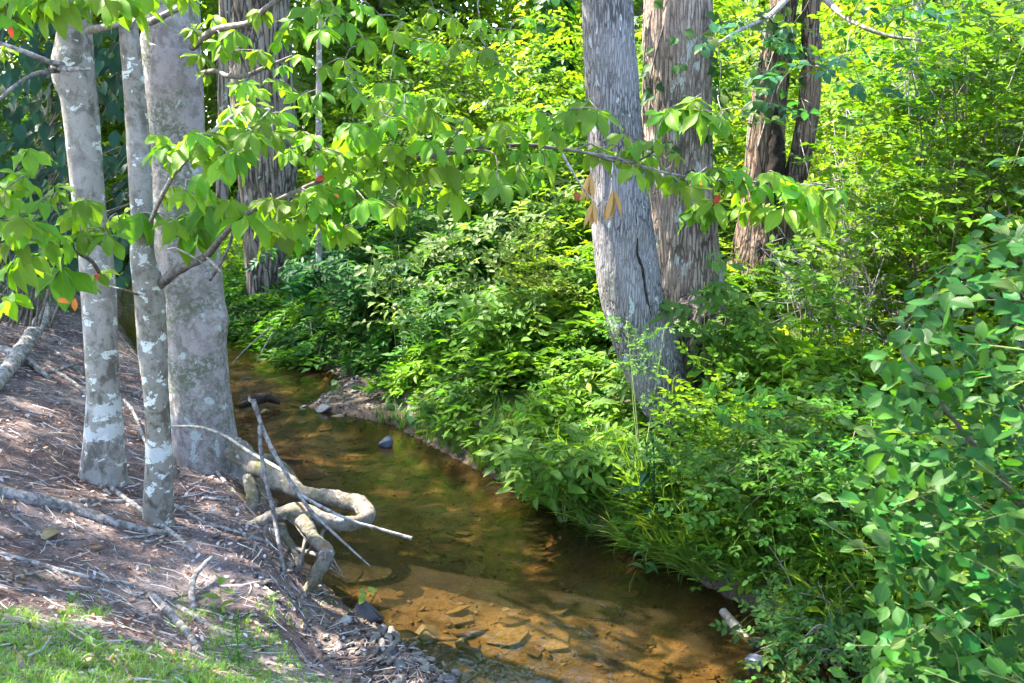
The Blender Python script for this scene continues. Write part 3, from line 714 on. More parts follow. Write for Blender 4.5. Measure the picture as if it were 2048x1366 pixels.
for i, rd in enumerate(root_defs):
    bt = Batch(); pr = pathY(rd); pr[:, 3] *= .84*np.random.default_rng(i+40).uniform(.82, 1.15, len(pr)); pr[:, :3] += np.random.default_rng(i).normal(0, .012, (len(pr), 3)); pr[:, 3] *= .92; bt.tube(pr, 130 if i < 2 else 50, 28, lambda th, s_, r_, p_, i=i: rough_disp(.17, 13, i)(th, s_, r_, p_)+.10*fbm(p_[..., 0]*45, p_[..., 1]*45, p_[..., 2]*45, i, 2)+.12*np.sin(th*3+s_*5+i)*vnoise(s_*9, th*0+i, 0, i))
    C_ = catmull(pr, 40)
    for kk in range(4 if i < 5 else 1):
        q_ = C_[np.random.default_rng(i*9+kk).integers(6, 38)]; rr_ = np.random.default_rng(i*7+kk); e_ = q_[:3]+np.array([rr_.normal(0, .12), rr_.normal(0, .08), -rr_.uniform(.08, .22)]); bt.tube([[*q_[:3], min(.011, q_[3]*.6)], [*((q_[:3]+e_)/2+rr_.normal(0, .03, 3)), .006], [*e_, .002]], 14, 6, rough_disp(.2, 30, kk))
    o = bt.build('root', M['root'], t3)
    if i == 0: o['label'] = 'mossy loop of root reaching out over the water'
# moss cushions on the roots
M['moss'] = plain_mat('moss', (.06, .075, .010), (.17, .16, .03), 45, .95, 1.0, .1)
M['rust_moss'] = plain_mat('rusty_dry_moss', (.12, .055, .015), (.26, .14, .04), 45, .95, 1.0, .1)

# ------------------------------------------------------------------ buckeye branches hanging across the view
PALM = variants(t_palmate, 6, 1, nl=5, L=1.0, W=.45) + variants(t_palmate, 3, 2, nl=7, L=1.0, W=.38) + variants(t_palmate, 3, 3, nl=6, L=1.0, W=.42)
PALM_ME = [t.mesh('compound_leaf', M['leaf'], G_BUCK) for t in PALM]
lr = np.random.default_rng(5)
def leafy_branch(tr, rows, leaves, name='branch', label=None, Yj=.22, twig_r=.0030, mat='twig', leafname='leaf', meshes=None, tilt=(.12, .65), dense=1):
    """rows: (px,py,Y,radius m); leaves: (px,py,size px) hubs of the compound leaves; each leaf is an object under the branch"""
    P = np.array([[*PY(px, py, Y), r] for px, py, Y, r in rows])
    bt = Batch(); bt.tube(P, max(30, 12*len(P)), 9, rough_disp(.10, 25, len(rows)))
    C = catmull(P, 200); hubs = []
    if dense: leaves = leaves+[(x+lr.normal(0, 34), y+lr.normal(0, 24), q_*lr.uniform(.7, .95)) for x, y, q_ in leaves for _ in range(dense)]
    sx_ = lambda Q: (((Q-CAM)@RGT)/((Q-CAM)@FWD)*FPX+1024, 683-((Q-CAM)@UPV)/((Q-CAM)@FWD)*FPX)
    cx_, cy_ = sx_(C[:, :3]); nodes = [np.array([a_, b_]) for a_, b_ in zip(cx_, cy_)]; npos = [q for q in C[:, :3]]
    dist0 = lambda l: float(np.min(np.hypot(cx_-l[0], cy_-l[1])))
    for (px, py, s) in sorted(leaves, key=dist0):      # each leaf stalk springs from the nearest limb or twig
        dd = np.hypot(*(np.array(nodes)-[px, py]).T); dd[len(cx_):] += 12; i = int(np.argmin(dd))
        if i < len(cx_): i = max(i-int(lr.integers(2, 9)), 0)
        a = npos[i]; h = PY(px, py, a[1]+np.clip(lr.normal(0, Yj*.5), -Yj, Yj)); hubs.append((h, s, a))
        nodes.append(np.array([px, py])); npos.append(h); ln_ = np.linalg.norm(h-a)
        mid = (a+h)/2+np.array([lr.normal(0, .12), lr.normal(0, .12), .10+lr.normal(0, .06)])*ln_
        bt.tube([[*a, twig_r*(1+min(1.2, ln_))], [*mid, twig_r], [*h, twig_r*.7]], 8, 5)
    br = bt.build(name, M[mat], tr)
    if label: br['label'] = label
    for (h, s, a) in hubs:
        L = s*depth_of(h)/FPX
        out = h-a; az = math.atan2(out[0], -out[1]); az = np.clip(az*.5+lr.normal(0, .55), -1.5, 1.5)
        tl = lr.uniform(*tilt); d = np.array([math.sin(az)*math.cos(tl), -math.cos(az)*math.cos(tl), -math.sin(tl)])
        n = np.array([0, 0, 1.])+lr.normal(0, .22, 3)
        me = meshes or PALM_ME
        place(leafname, me[int(lr.integers(0, len(me)))], h, rot_to(d, n), L*lr.uniform(.9, 1.15), br)
    return br
leafy_branch(t2, [(316, 572, Y2, .028), (345, 548, Y2-.08, .025), (372, 532, Y2-.15, .023), (412, 512, Y2-.25, .019), (448, 470, 4.6, .014), (492, 428, 4.5, .011), (560, 398, 4.4, .010), (640, 362, 4.36, .009), (730, 332, 4.38, .009),
                  (820, 318, 4.4, .010), (900, 306, 4.45, .010), (985, 295, 4.5, .010), (1050, 290, 4.55, .009), (1120, 298, 4.6, .009), (1170, 305, 4.65, .007), (1260, 325, 4.7, .006), (1330, 290, 4.7, .005)],
             [(490, 430, 82), (515, 415, 60), (560, 455, 92), (545, 395, 60), (612, 422, 78), (590, 398, 66), (655, 400, 70), (640, 375, 62), (700, 372, 68), (690, 330, 66), (735, 352, 64), (745, 305, 60), (640, 300, 62), (620, 270, 58), (600, 262, 54),
              (780, 290, 62), (810, 300, 58), (770, 345, 60), (820, 355, 62), (885, 322, 86), (860, 282, 62), (915, 265, 66), (950, 280, 52), (960, 332, 66), (1000, 266, 60), (1010, 300, 62), (1000, 366, 74), (1035, 330, 60), (1045, 270, 56),
              (1085, 222, 56), (1090, 300, 54), (1075, 345, 50), (1148, 218, 66), (1196, 220, 70), (1105, 260, 50), (1195, 295, 68), (1250, 270, 54), (1265, 335, 66), (1300, 305, 58), (1340, 216, 66), (1330, 226, 60), (1400, 222, 76), (1440, 226, 68), (1240, 300, 48),
              (680, 455, 56), (730, 400, 60), (790, 400, 56), (660, 440, 64), (850, 225, 58), (820, 240, 60), (880, 240, 54), (930, 235, 50), (780, 235, 58), (740, 255, 56), (700, 270, 58), (810, 205, 56), (760, 200, 54)],
             label='long limb of drooping palmate leaves reaching across to the silver trunk')
leafy_branch(t2, [(1170, 305, 4.65, .007), (1240, 318, 4.7, .007), (1330, 345, 4.75, .006), (1430, 360, 4.8, .005), (1530, 365, 4.85, .004), (1600, 375, 4.9, .003)],
             [(1380, 372, 56), (1385, 412, 66), (1345, 350, 50), (1430, 346, 46), (1430, 402, 58), (1475, 372, 52), (1515, 372, 60), (1520, 406, 70), (1570, 412, 80), (1560, 350, 56), (1592, 372, 54), (1636, 406, 80), (1480, 340, 48), (1400, 345, 46), (1620, 370, 50)],
             label='end of the limb with bright palmate leaves in front of the clump')
leafy_branch(t2, [(300, 445, Y2, .012), (330, 380, 4.5, .010), (370, 320, 4.2, .010), (430, 260, 4.1, .009), (480, 225, 4.1, .007), (530, 220, 4.15, .005)],
             [(285, 425, 78), (345, 372, 64), (370, 282, 78), (330, 290, 60), (372, 382, 72), (376, 442, 92), (400, 360, 70), (455, 306, 84), (430, 390, 66), (410, 265, 66), (460, 215, 64), (482, 232, 70), (505, 262, 60), (520, 240, 58), (545, 262, 56), (440, 250, 62), (500, 205, 50), (560, 225, 50), (420, 340, 62), (352, 440, 66)],
             label='sunlit spray of palmate leaves in front of the big smooth trunk')
leafy_branch(t1, [(198, 545, 5.35, .012), (180, 520, 4.9, .010), (130, 495, 4.4, .009), (70, 480, 4.1, .007), (10, 470, 4.0, .005)],
             [(25, 345, 82), (48, 355, 72), (10, 395, 70), (110, 372, 44), (62, 445, 66), (120, 470, 74), (172, 398, 54), (182, 456, 66), (45, 512, 84), (126, 535, 92), (92, 485, 64), (196, 545, 54), (16, 592, 70), (150, 430, 50), (0, 440, 70), (80, 400, 56), (30, 470, 62), (215, 470, 56)],
             label='low spray of green palmate leaves left of the lichen banded trunk')
leafy_branch(t1, [(150, -30, 5.3, .014), (110, -60, 4.7, .012), (150, -75, 4.2, .010), (250, -60, 4.0, .008), (330, -50, 4.0, .005)],
             [(115, 2, 96), (262, 2, 92), (88, -5, 70), (235, -12, 70), (25, 45, 58), (45, -10, 66), (160, -10, 70), (300, -20, 66), (10, 90, 50), (350, -30, 60)], label='large leaves hanging in at the top left edge')
leafy_branch(t3, [(385, 95, 6.4, .022), (430, 60, 5.9, .020), (500, 45, 5.6, .017), (540, 10, 5.4, .014), (620, -30, 5.3, .012), (760, -40, 5.3, .009), (900, -20, 5.35, .007), (980, 0, 5.4, .004)],
             [(430, 30, 50), (470, 60, 52), (520, 20, 52), (560, 75, 50), (590, 40, 54), (620, 15, 52), (640, 60, 52), (655, 5, 50), (600, 110, 48), (690, 45, 54), (720, 10, 50), (760, 30, 54), (790, 62, 50), (740, 90, 48), (690, 120, 50), (650, 130, 52), (700, 160, 48), (640, 185, 56), (790, 120, 46), (830, 80, 46), (870, 20, 46), (905, 35, 46), (960, 38, 48), (955, 105, 50), (915, 85, 40), (1000, 130, 46), (1020, 60, 40), (600, 190, 50), (560, 160, 46), (520, 100, 44), (720, 190, 50), (780, 165, 50), (450, 100, 44), (400, 110, 44)],
             label='upper limb with smaller leaves against the sunny slope')
# bare limbs
def limb(tr, rows, mat='twig', name='limb', label=None, n=40):
    bt = Batch(); bt.tube(np.array([[*PY(px, py, Y), r] for px, py, Y, r in rows]), n, 10, rough_disp(.12, 22, int(rows[0][0])))
    o = bt.build(name, M[mat], tr)
    if label: o['label'] = label
    return o
limb(t1, [(125, 132, 5.3, .020), (90, 120, 5.15, .013), (50, 104, 5.05, .011), (0, 86, 5.0, .009)], 'drift')
limb(t1, [(115, 140, 5.3, .016), (70, 148, 5.1, .010), (35, 168, 5.0, .010), (0, 198, 4.9, .009)], 'drift')
limb(t1, [(110, 135, 5.28, .02), (140, 138, 5.22, .014), (182, 138, 5.25, .008)], 'drift')
limb(t1, [(178, 60, 5.35, .022), (205, 56, 5.2, .018), (240, 48, 5.1, .014)], 'twig')
limb(t3, [(398, 148, 6.3, .016), (430, 142, 6.1, .014), (455, 152, 5.95, .014), (490, 152, 5.85, .013), (530, 135, 5.8, .011), (585, 112, 5.8, .007)], 'twig')
limb(t3, [(300, 45, 6.2, .022), (345, 22, 6.0, .018), (400, -6, 5.8, .014)], 'drift')
limb(t3, [(420, 560, 6.3, .012), (455, 500, 6.2, .010), (470, 440, 6.2, .010), (478, 380, 6.2, .006)], 'drift')
limb(t2, [(412, 512, Y2-.25, .008), (440, 545, 4.6, .005), (360, 500, 4.4, .004), (335, 498, 4.45, .003)], 'twig')
limb(t2, [(278, 590, Y2, .007), (248, 580, 4.65, .005), (220, 572, 4.7, .003)], 'drift')
limb(t2, [(1120, 300, 4.6, .008), (1140, 335, 4.6, .006), (1165, 375, 4.6, .004), (1185, 400, 4.6, .003)], 'drift')
# dead brown leaves hanging on the limb
DEADL = [t_palmate(np.random.default_rng(900+i), nl=5, L=1.0, W=.17, rows=5, wide=.5, droop=.3, close=.16) for i in range(2)]
DEAD_ME = [t.mesh('dead_leaf', M['dry'], (.42, .27, .10)) for t in DEADL]
ORANGE_ME = [leaflet(1.0, .45, 5, .5, 1.5, .5, .4)]
def single_leaf_mesh(name, mat, col, W=.45, fold=.4, droop=.5, rows=5, wide=.5):
    t = Tm(); V, q, uv = leaflet(1.0, W, rows, wide, 1.4, droop, fold, .2, 5, .06); t.add(V, q, uv=uv); return t.done().mesh(name, mat, col)
ME_OR = single_leaf_mesh('orange_leaf', M['dry'], (.50, .17, .03)); ME_RD = single_leaf_mesh('red_leaf', M['dry'], (.34, .05, .025)); ME_BR = single_leaf_mesh('brown_leaf', M['dry'], (.26, .10, .05), .6, .7, .9)
limb_obj = [o for o in t2.children if o.name.startswith('branch')][0]
for px, py, s in ((1180, 345, 66), (1186, 400, 62), (1226, 378, 80)):
    h = PY(px, py, 4.6); place('dead_leaf', DEAD_ME[int(lr.integers(0, 2))], h, rot_to((.1, -.25, -1), (.3, -1, .3)), s*depth_of(h)/FPX, limb_obj)
for px, py, s, me, Y, tr in ((650, 357, 26, ME_RD, 4.25, t2), (668, 388, 18, ME_OR, 4.25, t2), (1440, 388, 30, ME_RD, 4.75, t2), (1392, 368, 26, ME_OR, 4.75, t2), (1150, 382, 26, ME_BR, 4.6, t2),
                             (115, 600, 28, ME_OR, 3.9, t1), (150, 596, 28, ME_OR, 4.0, t1), (196, 548, 24, ME_RD, 4.1, t1), (100, 450, 20, ME_OR, 4.0, t1), (20, 52, 24, ME_RD, 4.0, t1)):
    h = PY(px, py, Y); bo = [o for o in tr.children if o.name.startswith('branch')][0]
    place('fading_leaf', me, h, rot_to((lr.uniform(-.5, .5), -.3, lr.uniform(-1, .1)), (.2, -1, .5)), s*depth_of(h)/FPX, bo)

# ------------------------------------------------------------------ alder shrub close on the right
ALD = [single_leaf_mesh('alder_leaf', M['alder'], G_ALDER, .72, f, d, 6, .52) for f, d in ((.15, .2), (.35, .4), (.5, .1), (.25, -.2), (.1, .5))]
ALD_Y = single_leaf_mesh('young_alder_leaf', M['alder'], (.075, .15, .03), .6, .45, .1, 5, .5)
sb = np.array([2.35, 3.15, float(H(2.35, 3.15))])
shrub = thing('alder_shrub', 'leafy shrub with round glossy leaves filling the lower right corner', 'shrub', sb)
tips = [(2030, 375, 3.2), (1950, 500, 3.2), (1985, 450, 3.0), (1905, 535, 3.3), (1862, 590, 3.0), (1925, 600, 2.9), (1815, 590, 3.3), (1760, 640, 3.2), (1700, 745, 3.1), (1835, 690, 2.9), (1930, 700, 2.8), (2020, 560, 2.8), (2030, 660, 2.7),
        (1770, 740, 3.0), (1850, 780, 2.8), (1950, 800, 2.7), (1720, 860, 3.0), (1790, 850, 2.9), (1880, 880, 2.7), (2010, 780, 2.6), (1760, 960, 2.9), (1630, 1000, 3.0), (1700, 1010, 2.9), (1790, 1010, 2.8), (1860, 980, 2.7), (1950, 920, 2.6),
        (2030, 900, 2.6), (1690, 1100, 2.9), (1760, 1100, 2.8), (1850, 1090, 2.7), (1930, 1050, 2.6), (2020, 1020, 2.5), (1730, 1190, 2.8), (1830, 1190, 2.7), (1920, 1160, 2.6), (2020, 1130, 2.5), (1690, 1290, 2.8), (1790, 1290, 2.7), (1890, 1270, 2.6),
        (1990, 1240, 2.5), (1670, 1330, 2.7), (1850, 1340, 2.6), (1960, 1340, 2.5), (1750, 1350, 2.7), (2040, 1330, 2.5), (1680, 830, 3.1), (1900, 650, 3.1), (1640, 1040, 3.0), (1990, 330, 3.3), (2045, 470, 3.0)]
nleaf = 0; extra = []
cr_ = np.random.default_rng(77)
stems = Batch()
for k in range(7):
    e = PD(1800+45*k, 700+60*(k % 4), 2.9+.06*k); m1 = sb*.55+e*.45+np.array([.25, .1, .1])
    stems.tube([[sb[0]+.12*(k-3)*.5, sb[1]+.08*(k % 3), sb[2]-.05, .012], [*m1, .007], [*e, .003]], 20, 7, rough_disp(.1, 20, k))
stems.build('stem', M['stem'], shrub)
for k, (px, py, dp) in enumerate(tips):
    tip = PD(px, py, dp); ln = cr_.uniform(.30, .42)
    ang = math.radians(cr_.uniform(-20, 48)); d = unit(np.array([-math.cos(ang)*cr_.uniform(.6, 1), cr_.uniform(-.55, .35), math.sin(ang)]))
    a = tip-d*ln+np.array([0, 0, -.05]); m2 = (a+tip)/2+np.array([0, 0, .02]); a0 = a+np.array([.22, .12, -.14])
    bt = Batch(); bt.tube([[*a0, .003], [*a, .0025], [*m2, .002], [*tip, .0010]], 16, 6); br = bt.build('branch', M['greentwig'], shrub)
    P = catmull(np.array([a, m2, tip]), 12); n = 8
    for i in range(n):
        f = (i+.8)/n; q = P[min(int(f*11), 11)]; s_ = (-1)**i
        sd = unit(np.cross(d, [0, 0, 1.])); ld = unit(sd*s_*cr_.uniform(.6, 1.1)+d*cr_.uniform(.35, .8)+np.array([0, 0, cr_.uniform(-.35, .25)])) if i < n-1 else d
        nn = np.array([cr_.normal(0, .35), -.35+cr_.normal(0, .35), 1.0])
        sz = cr_.uniform(.046, .088)*(.62 if f > .85 else 1)
        if nleaf < 300 and not (k % 7 == 6 and i < 3):
            place('leaf', ALD_Y if f > .84 and cr_.random() < .8 else ALD[int(cr_.integers(0, 5))], q, rot_to(ld, nn), sz, br); nleaf += 1
        else: extra.append((q, rot_to(ld, nn), sz))
# inner leaves behind the outer twigs
LEAF1 = []
for f, d in ((.2, .2), (.4, .4), (.1, .0)):
    t = Tm(); V, q, uv = leaflet(1.0, .64, 4, .52, 1.2, d, f, .2); t.add(V, q, uv=uv); LEAF1.append(t.done())
for k in range(2600):
    px, py = cr_.uniform(1640, 2250), cr_.uniform(430, 1500)
    edge = np.interp(py, [380, 500, 600, 740, 850, 1000, 1100, 1200, 1400], [2000, 1900, 1790, 1720, 1740, 1700, 1740, 1740, 1690])
    if px < edge+25: continue
    q = PD(px, py, cr_.uniform(2.6, 3.6)); extra.append((q, rot_to(unit(cr_.normal(0, 1, 3)+[-.7, -.3, .1]), np.array([cr_.normal(0, .45), -.3+cr_.normal(0, .4), 1])), cr_.uniform(.038, .08)))
o = scatter('foliage', LEAF1, np.array([e[0] for e in extra]), np.array([e[1] for e in extra]), np.array([e[2] for e in extra]), jitcol(G_ALDER, len(extra)), M['alder'], shrub)
tag(o, kind='stuff')

# ------------------------------------------------------------------ dark broad leaved shrub behind the left trunks
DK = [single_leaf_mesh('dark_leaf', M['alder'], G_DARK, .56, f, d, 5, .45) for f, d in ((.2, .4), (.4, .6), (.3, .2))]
db = np.array([-5.0, 8.1, float(H(-5.0, 8.1))])
dshrub = thing('dark_leaved_shrub', 'dark blue green broad leaved shrub behind the lichen banded trunk', 'shrub', db)
nl = 0
bst = Batch()
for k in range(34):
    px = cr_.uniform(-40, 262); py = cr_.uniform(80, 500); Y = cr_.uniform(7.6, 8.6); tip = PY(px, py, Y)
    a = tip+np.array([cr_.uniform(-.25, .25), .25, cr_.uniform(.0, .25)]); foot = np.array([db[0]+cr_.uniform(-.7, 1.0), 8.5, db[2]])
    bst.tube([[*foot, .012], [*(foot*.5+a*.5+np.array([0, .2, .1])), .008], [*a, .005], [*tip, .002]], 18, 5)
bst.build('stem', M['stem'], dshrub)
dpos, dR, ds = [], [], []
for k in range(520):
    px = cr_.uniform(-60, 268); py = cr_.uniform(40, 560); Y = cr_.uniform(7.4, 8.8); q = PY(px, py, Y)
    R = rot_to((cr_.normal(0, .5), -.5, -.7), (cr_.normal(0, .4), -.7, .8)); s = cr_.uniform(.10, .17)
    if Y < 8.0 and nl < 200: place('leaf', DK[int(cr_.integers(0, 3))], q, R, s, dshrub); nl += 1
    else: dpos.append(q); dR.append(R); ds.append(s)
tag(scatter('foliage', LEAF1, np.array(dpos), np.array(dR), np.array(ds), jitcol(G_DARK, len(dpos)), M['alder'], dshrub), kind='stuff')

# ------------------------------------------------------------------ undergrowth
PINN = variants(t_pinnate, 7, 4, pairs=3) + variants(t_pinnate, 4, 5, pairs=2, lf=.5)
ROSE = variants(t_rose, 8, 6)
LANCE = variants(t_lance, 5, 7)
GRASS = variants(t_grass, 6, 8)
TWIG = variants(t_twig, 8, 9, tri=True, n=10, lf=.26)
TWIGM = variants(t_twig, 6, 10, n=8, lf=.3, rows=3)
FERN = variants(t_pinnate, 6, 12, pairs=5, lf=.32, lw=.42, rows=0, droop=.7)
def mound(x, y):
    dl, dr = edges(x, y)
    n = fbm(x*1.1, y*1.1, 0, 61, 3)
    dr = dr-BARR(y)
    n2 = fbm(x*.55+7, y*.55, 0, 62, 2); back = sstep(7.4, 9.0, y)
    m = (.07+.28*sstep(.0, .8, dr)+(.22+.35*back)*sstep(.7, 2.2, dr)+(.3+.4*back)*sstep(2.0, 4.0, dr)+.9*sstep(4.0, 7.0, dr)+1.6*sstep(6.5, 10, dr))*(1+(.5+.25*back)*n+.4*n2)
    m = m+(1.5+.5*n2)*sstep(13.5, 19, y)*sstep(.8, 4, dr)*sstep(7.5, 5.5, dr)
    m = m*(1-.9*np.exp(-(((x-1.0)/.65)**2+((y-6.2)/.9)**2)))
    m = m*(1-.65*np.exp(-(((x-2.3)/1.1)**2+((y-7.9)/1.1)**2)))
    m = m*(1-.5*np.exp(-(((x-.6)/.5)**2+((y-7.0)/.5)**2)))
    return np.maximum(m, .03)
def surf_n(x, y, e=.12):
    f = lambda a, b: H(a, b)+mound(a, b)
    gx = (f(x+e, y)-f(x-e, y))/(2*e); gy = (f(x, y+e)-f(x, y-e))/(2*e)
    return unit(np.stack([-gx, -gy, np.ones_like(gx)], -1))
def in_view(p, mrg=180):
    d = p-CAM; z = d@FWD; x = (d@RGT)/z*FPX+1024; y = 683-(d@UPV)/z*FPX
    return (z > .5) & (x > -mrg) & (x < 2048+mrg) & (y > -mrg) & (y < 1366+mrg), x, y
def sprigs(n, xr, yr, cond, deep=.8, up=.75, out=.6, layer=2.2):
    x = rng.uniform(*xr, n); y = rng.uniform(*yr, n); k = cond(x, y); x, y = x[k], y[k]
    m = mound(x, y); nn = surf_n(x, y); dep = np.clip(rng.exponential(1/layer, len(x)), 0, 1)*m*deep
    p = np.stack([x, y, H(x, y)+m-dep], -1)
    v, _, _ = in_view(p); p, nn = p[v], nn[v]
    a = rng.uniform(0, 2*np.pi, len(p)); tang = np.stack([np.cos(a), np.sin(a), rng.uniform(-.35, .35, len(p))], -1)
    d = unit(tang+nn*out*rng.uniform(.2, 1.0, (len(p), 1))+np.array([0, -.25, 0]))
    nr = unit(nn*.6+np.array([0, 0, up])+rng.normal(0, .28, (len(p), 3)))
    return p, frames(d, nr)
def add_undergrowth(name, label, tm, n, xr, yr, cond, sc, colr, mat='herb', cat='undergrowth', **kw):
    p, R = sprigs(n, xr, yr, cond, **kw); s = rng.uniform(*sc, len(p))
    nv = fbm(p[:, 0]*1.7, p[:, 1]*1.7, p[:, 2], 55, 3)[:, None]; cc = np.clip(jitcol(colr, len(p))*np.exp(nv*(np.array([[.75, .6, .3]]) if mat == 'far' else np.array([[.45, .36, .15]]))), .004, .5)  # far foliage drifts wider: leaf variety plus dark zones painted as shaded gaps
    o = scatter(name, tm, p, R, s, cc, M[mat]); tag(o, label, cat, kind='stuff'); return o
RB = lambda x, y, a, b: (edges(x, y)[1]-BARR(y) > a) & (edges(x, y)[1]-BARR(y) < b)
nz = lambda x, y, s: fbm(x*.9, y*.9, 0, s, 2)
add_undergrowth('undergrowth', 'light green pinnate leaved undergrowth on the near creek bank below the silver trunk', PINN, 13500, (-1.6, 3.2), (4.4, 10.0),
                lambda x, y: RB(x, y, .08, 2.6) & (nz(x, y, 71) > -.35) & (y < 9.6) & ~((x > .55) & (x < 1.5) & (y > 6.0) & (y < 7.3) & (rng.random(len(x)) < .6)), (.10, .22), G_HERB)
add_undergrowth('undergrowth', 'small leaved yellow green rose undergrowth around the foot of the clump', ROSE, 3800, (.6, 5.5), (4.2, 10.5),
                lambda x, y: RB(x, y, .25, 5) & (nz(x, y, 72) > -.25) & (x > .8) & ~((x < 1.55) & (y > 5.9) & (y < 7.3)), (.26, .48), G_LIME)
add_undergrowth('undergrowth', 'dark ferny undergrowth overhanging the far bend of the creek', FERN, 9500, (-6, .2), (9.2, 15.0),
                lambda x, y: RB(x, y, -.05, 3.2) & (x < .2-.12*(y-9)), (.24, .42), G_FERN)
add_undergrowth('undergrowth', 'mixed leafy undergrowth on the bank between the branch and the silver trunk', PINN, 8500, (-2.5, 2.2), (8.2, 13.5),
                lambda x, y: RB(x, y, .5, 4.6) & (x > -1.2-.1*(y-9)), (.14, .30), (.07, .16, .018))
add_undergrowth('hillside_foliage', 'sunny bright green shrubs covering the slope behind the creek', TWIG, 23000, (-9, 11), (11.0, 24),
                lambda x, y: (RB(x, y, 2.4, 30) | (RB(x, y, .0, 30) & (y > 14))), (.32, .58), G_FAR, 'far', cat='foliage', deep=.9, layer=2.0)
# left far bank shrubs
def left_cond(x, y): return (edges(x, y)[0] > .8) & (y > 10.5)
x = rng.uniform(-16, -4, 13000); y = rng.uniform(10, 22, 13000); k = left_cond(x, y); x, y = x[k], y[k]
z = H(x, y)+rng.uniform(0, 1, len(x))**.6*(2.6+1.2*fbm(x, y, 0, 5, 2))*sstep(10, 13, y)+.1
p = np.stack([x, y, z], -1); v, _, _ = in_view(p); p = p[v]
a = rng.uniform(0, 6.28, len(p)); d = np.stack([np.cos(a), np.sin(a), rng.uniform(-.4, .5, len(p))], -1)
tag(scatter('hillside_foliage', TWIG, p, frames(d, np.array([0, -.3, 1])+rng.normal(0, .4, (len(p), 3))), rng.uniform(.35, .6, len(p)), jitcol((.045, .105, .02), len(p)), M['far']),
    'shrubs on the far left bank showing between the left trunks', 'foliage', kind='stuff')

# woodland far behind: trees with trunk and crown
wr = np.random.default_rng(41)
FARB = variants(t_twig, 6, 14, tri=True, n=14, lf=.24, lw=.6)
def blob_sprigs(c, rad, n, r, fill=.55):
    u = unit(r.normal(0, 1, (n, 3))); rr = (fill+(1-fill)*r.random((n, 1))**.6); lump = 1+.25*fbm(u[:, 0]*2+c[0], u[:, 1]*2+c[1], u[:, 2]*2, 3, 2)[:, None]
    p = np.asarray(c)+u*rr*np.asarray(rad)*lump; d = unit(u+r.normal(0, .6, (n, 3))+[0, 0, -.2]); nn = unit(np.array([0, 0, 1.])+u*.5+r.normal(0, .35, (n, 3)))
    return p, frames(d, nn)
spots = [(-9, 27), (-5.5, 30), (-2.5, 26.5), (.5, 31), (3.2, 27), (6.2, 30), (9.5, 27), (12.5, 31), (-12.5, 30), (-8, 22), (11, 22), (14, 25), (-6.2, 21.5), (-11, 24), (-3.2, 25), (1.5, 34), (-14.5, 22)]
where = ['at the far left edge', 'behind the left trunks', 'behind the furrowed trunk', 'behind the middle of the long limb', 'behind the ivy clad trunk', 'behind the silver trunk', 'behind the forked trunk', 'at the far right edge', 'far beyond the dark shrub', 'left of the sapling by the creek bend', 'beyond the upper right thicket', 'beyond the right thicket', 'just left of the furrowed trunk', 'filling the gap between the left trunks', 'nearest behind the furrowed trunk', 'nearest behind the ivy clad trunk', 'at the left edge behind the dark shrub']
for (x0, y0), wh in zip(spots, where):
    z0 = float(H(x0, y0)); h = wr.uniform(12, 15.5)
    t = thing('woodland_tree', 'distant sunlit woodland tree '+wh, 'tree', (x0, y0, z0), 'woodland trees behind the slope')
    bt = Batch(); bt.tube([[x0, y0, z0-.1, .2], [x0+.1, y0, z0+h*.4, .16], [x0+wr.uniform(-.4, .4), y0, z0+h*.9, .03]], 24, 10, furrow_bark(int(x0*3)+50, .06, 9, 1.2))
    bt.build('trunk', M['bark_oak'], t)
    ps, Rs = [], []
    for k in range(12):
        c = (x0+wr.uniform(-1.8, 1.8), y0+wr.uniform(-1.2, 1.2), z0+h*(.07+.075*k)+wr.uniform(-.3, .3)); q, R = blob_sprigs(c, (1.7, 1.4, 1.1), 72, wr); ps.append(q); Rs.append(R)
    ps, Rs = np.vstack(ps), np.vstack(Rs)
    scatter('crown', FARB, ps, Rs, wr.uniform(.8, 1.25, len(ps)), jitcol(G_FAR, len(ps)), M['far'], t)

# ------------------------------------------------------------------ unseen crowns overhead, leaf clumps placed by their shadow to shade the near bank
SHADE_CROWN = variants(t_twig, 6, 15, tri=True, n=12, lf=.26, lw=.6)
def foot(p):  # where the shadow of a point falls on the water plane
    p = np.asarray(p); return p[..., :2]-S[:2]*(p[..., 2:3]/S[2])
gaps = []  # clumps are left out at these spots so sun patches fall where wanted
def gap(p, rx, ry=None): gaps.append((*foot(np.asarray(p)), rx, ry or rx))
gap(Gw(920, 1205), .85, .42); gap(Gw(780, 1180), .45, .3); gap(Gw(1290, 1310), .34, .26); gap(Gw(1200, 1270), .12, .10); gap(Gw(640, 890), .10, .12); gap(Gw(1260, 1230), .12, .06)
gap(PY(715, 1020, 5.7), .16); gap(PY(640, 1120, 5.2), .16); gap(G(500, 1010), .05); gap(G(545, 1165), .10); gap(G(620, 1290), .10, .08); gap(G(400, 1325), .16, .04); gap(G(560, 1345), .10, .04)
gap(PY(385, 480, 4.1), .20); gap(PY(370, 330, 4.1), .14); gap(PY(530, 250, 4.1), .25); gap(PY(840, 250, 4.4), .3); gap(PY(1010, 360, 4.5), .2); gap(PY(690, 220, 4.5), .3)
gap(PD(1800, 1050, 2.8), .13); gap(PD(1830, 900, 2.7), .08); gap(PD(2030, 620, 2.7), .10); gap(PY(1230, 780, 6.3), .28); gap(PY(800, 600, 9.5), .5); gap(PY(900, 500, 10.5), .9); gap(PY(1440, 740, 6.2), .25); gap(PY(470, 230, 4.1), .15); gap(G(80, 1085), -.06)
gaps = np.array(gaps)
nC = 17000
uv = np.stack([rng.uniform(-9, 4.5, nC), rng.uniform(-.5, 17, nC)], -1); zc = rng.uniform(5.3, 9.6, nC)
pc = np.concatenate([uv, np.zeros((nC, 1))], 1)+S*(zc/S[2])[:, None]
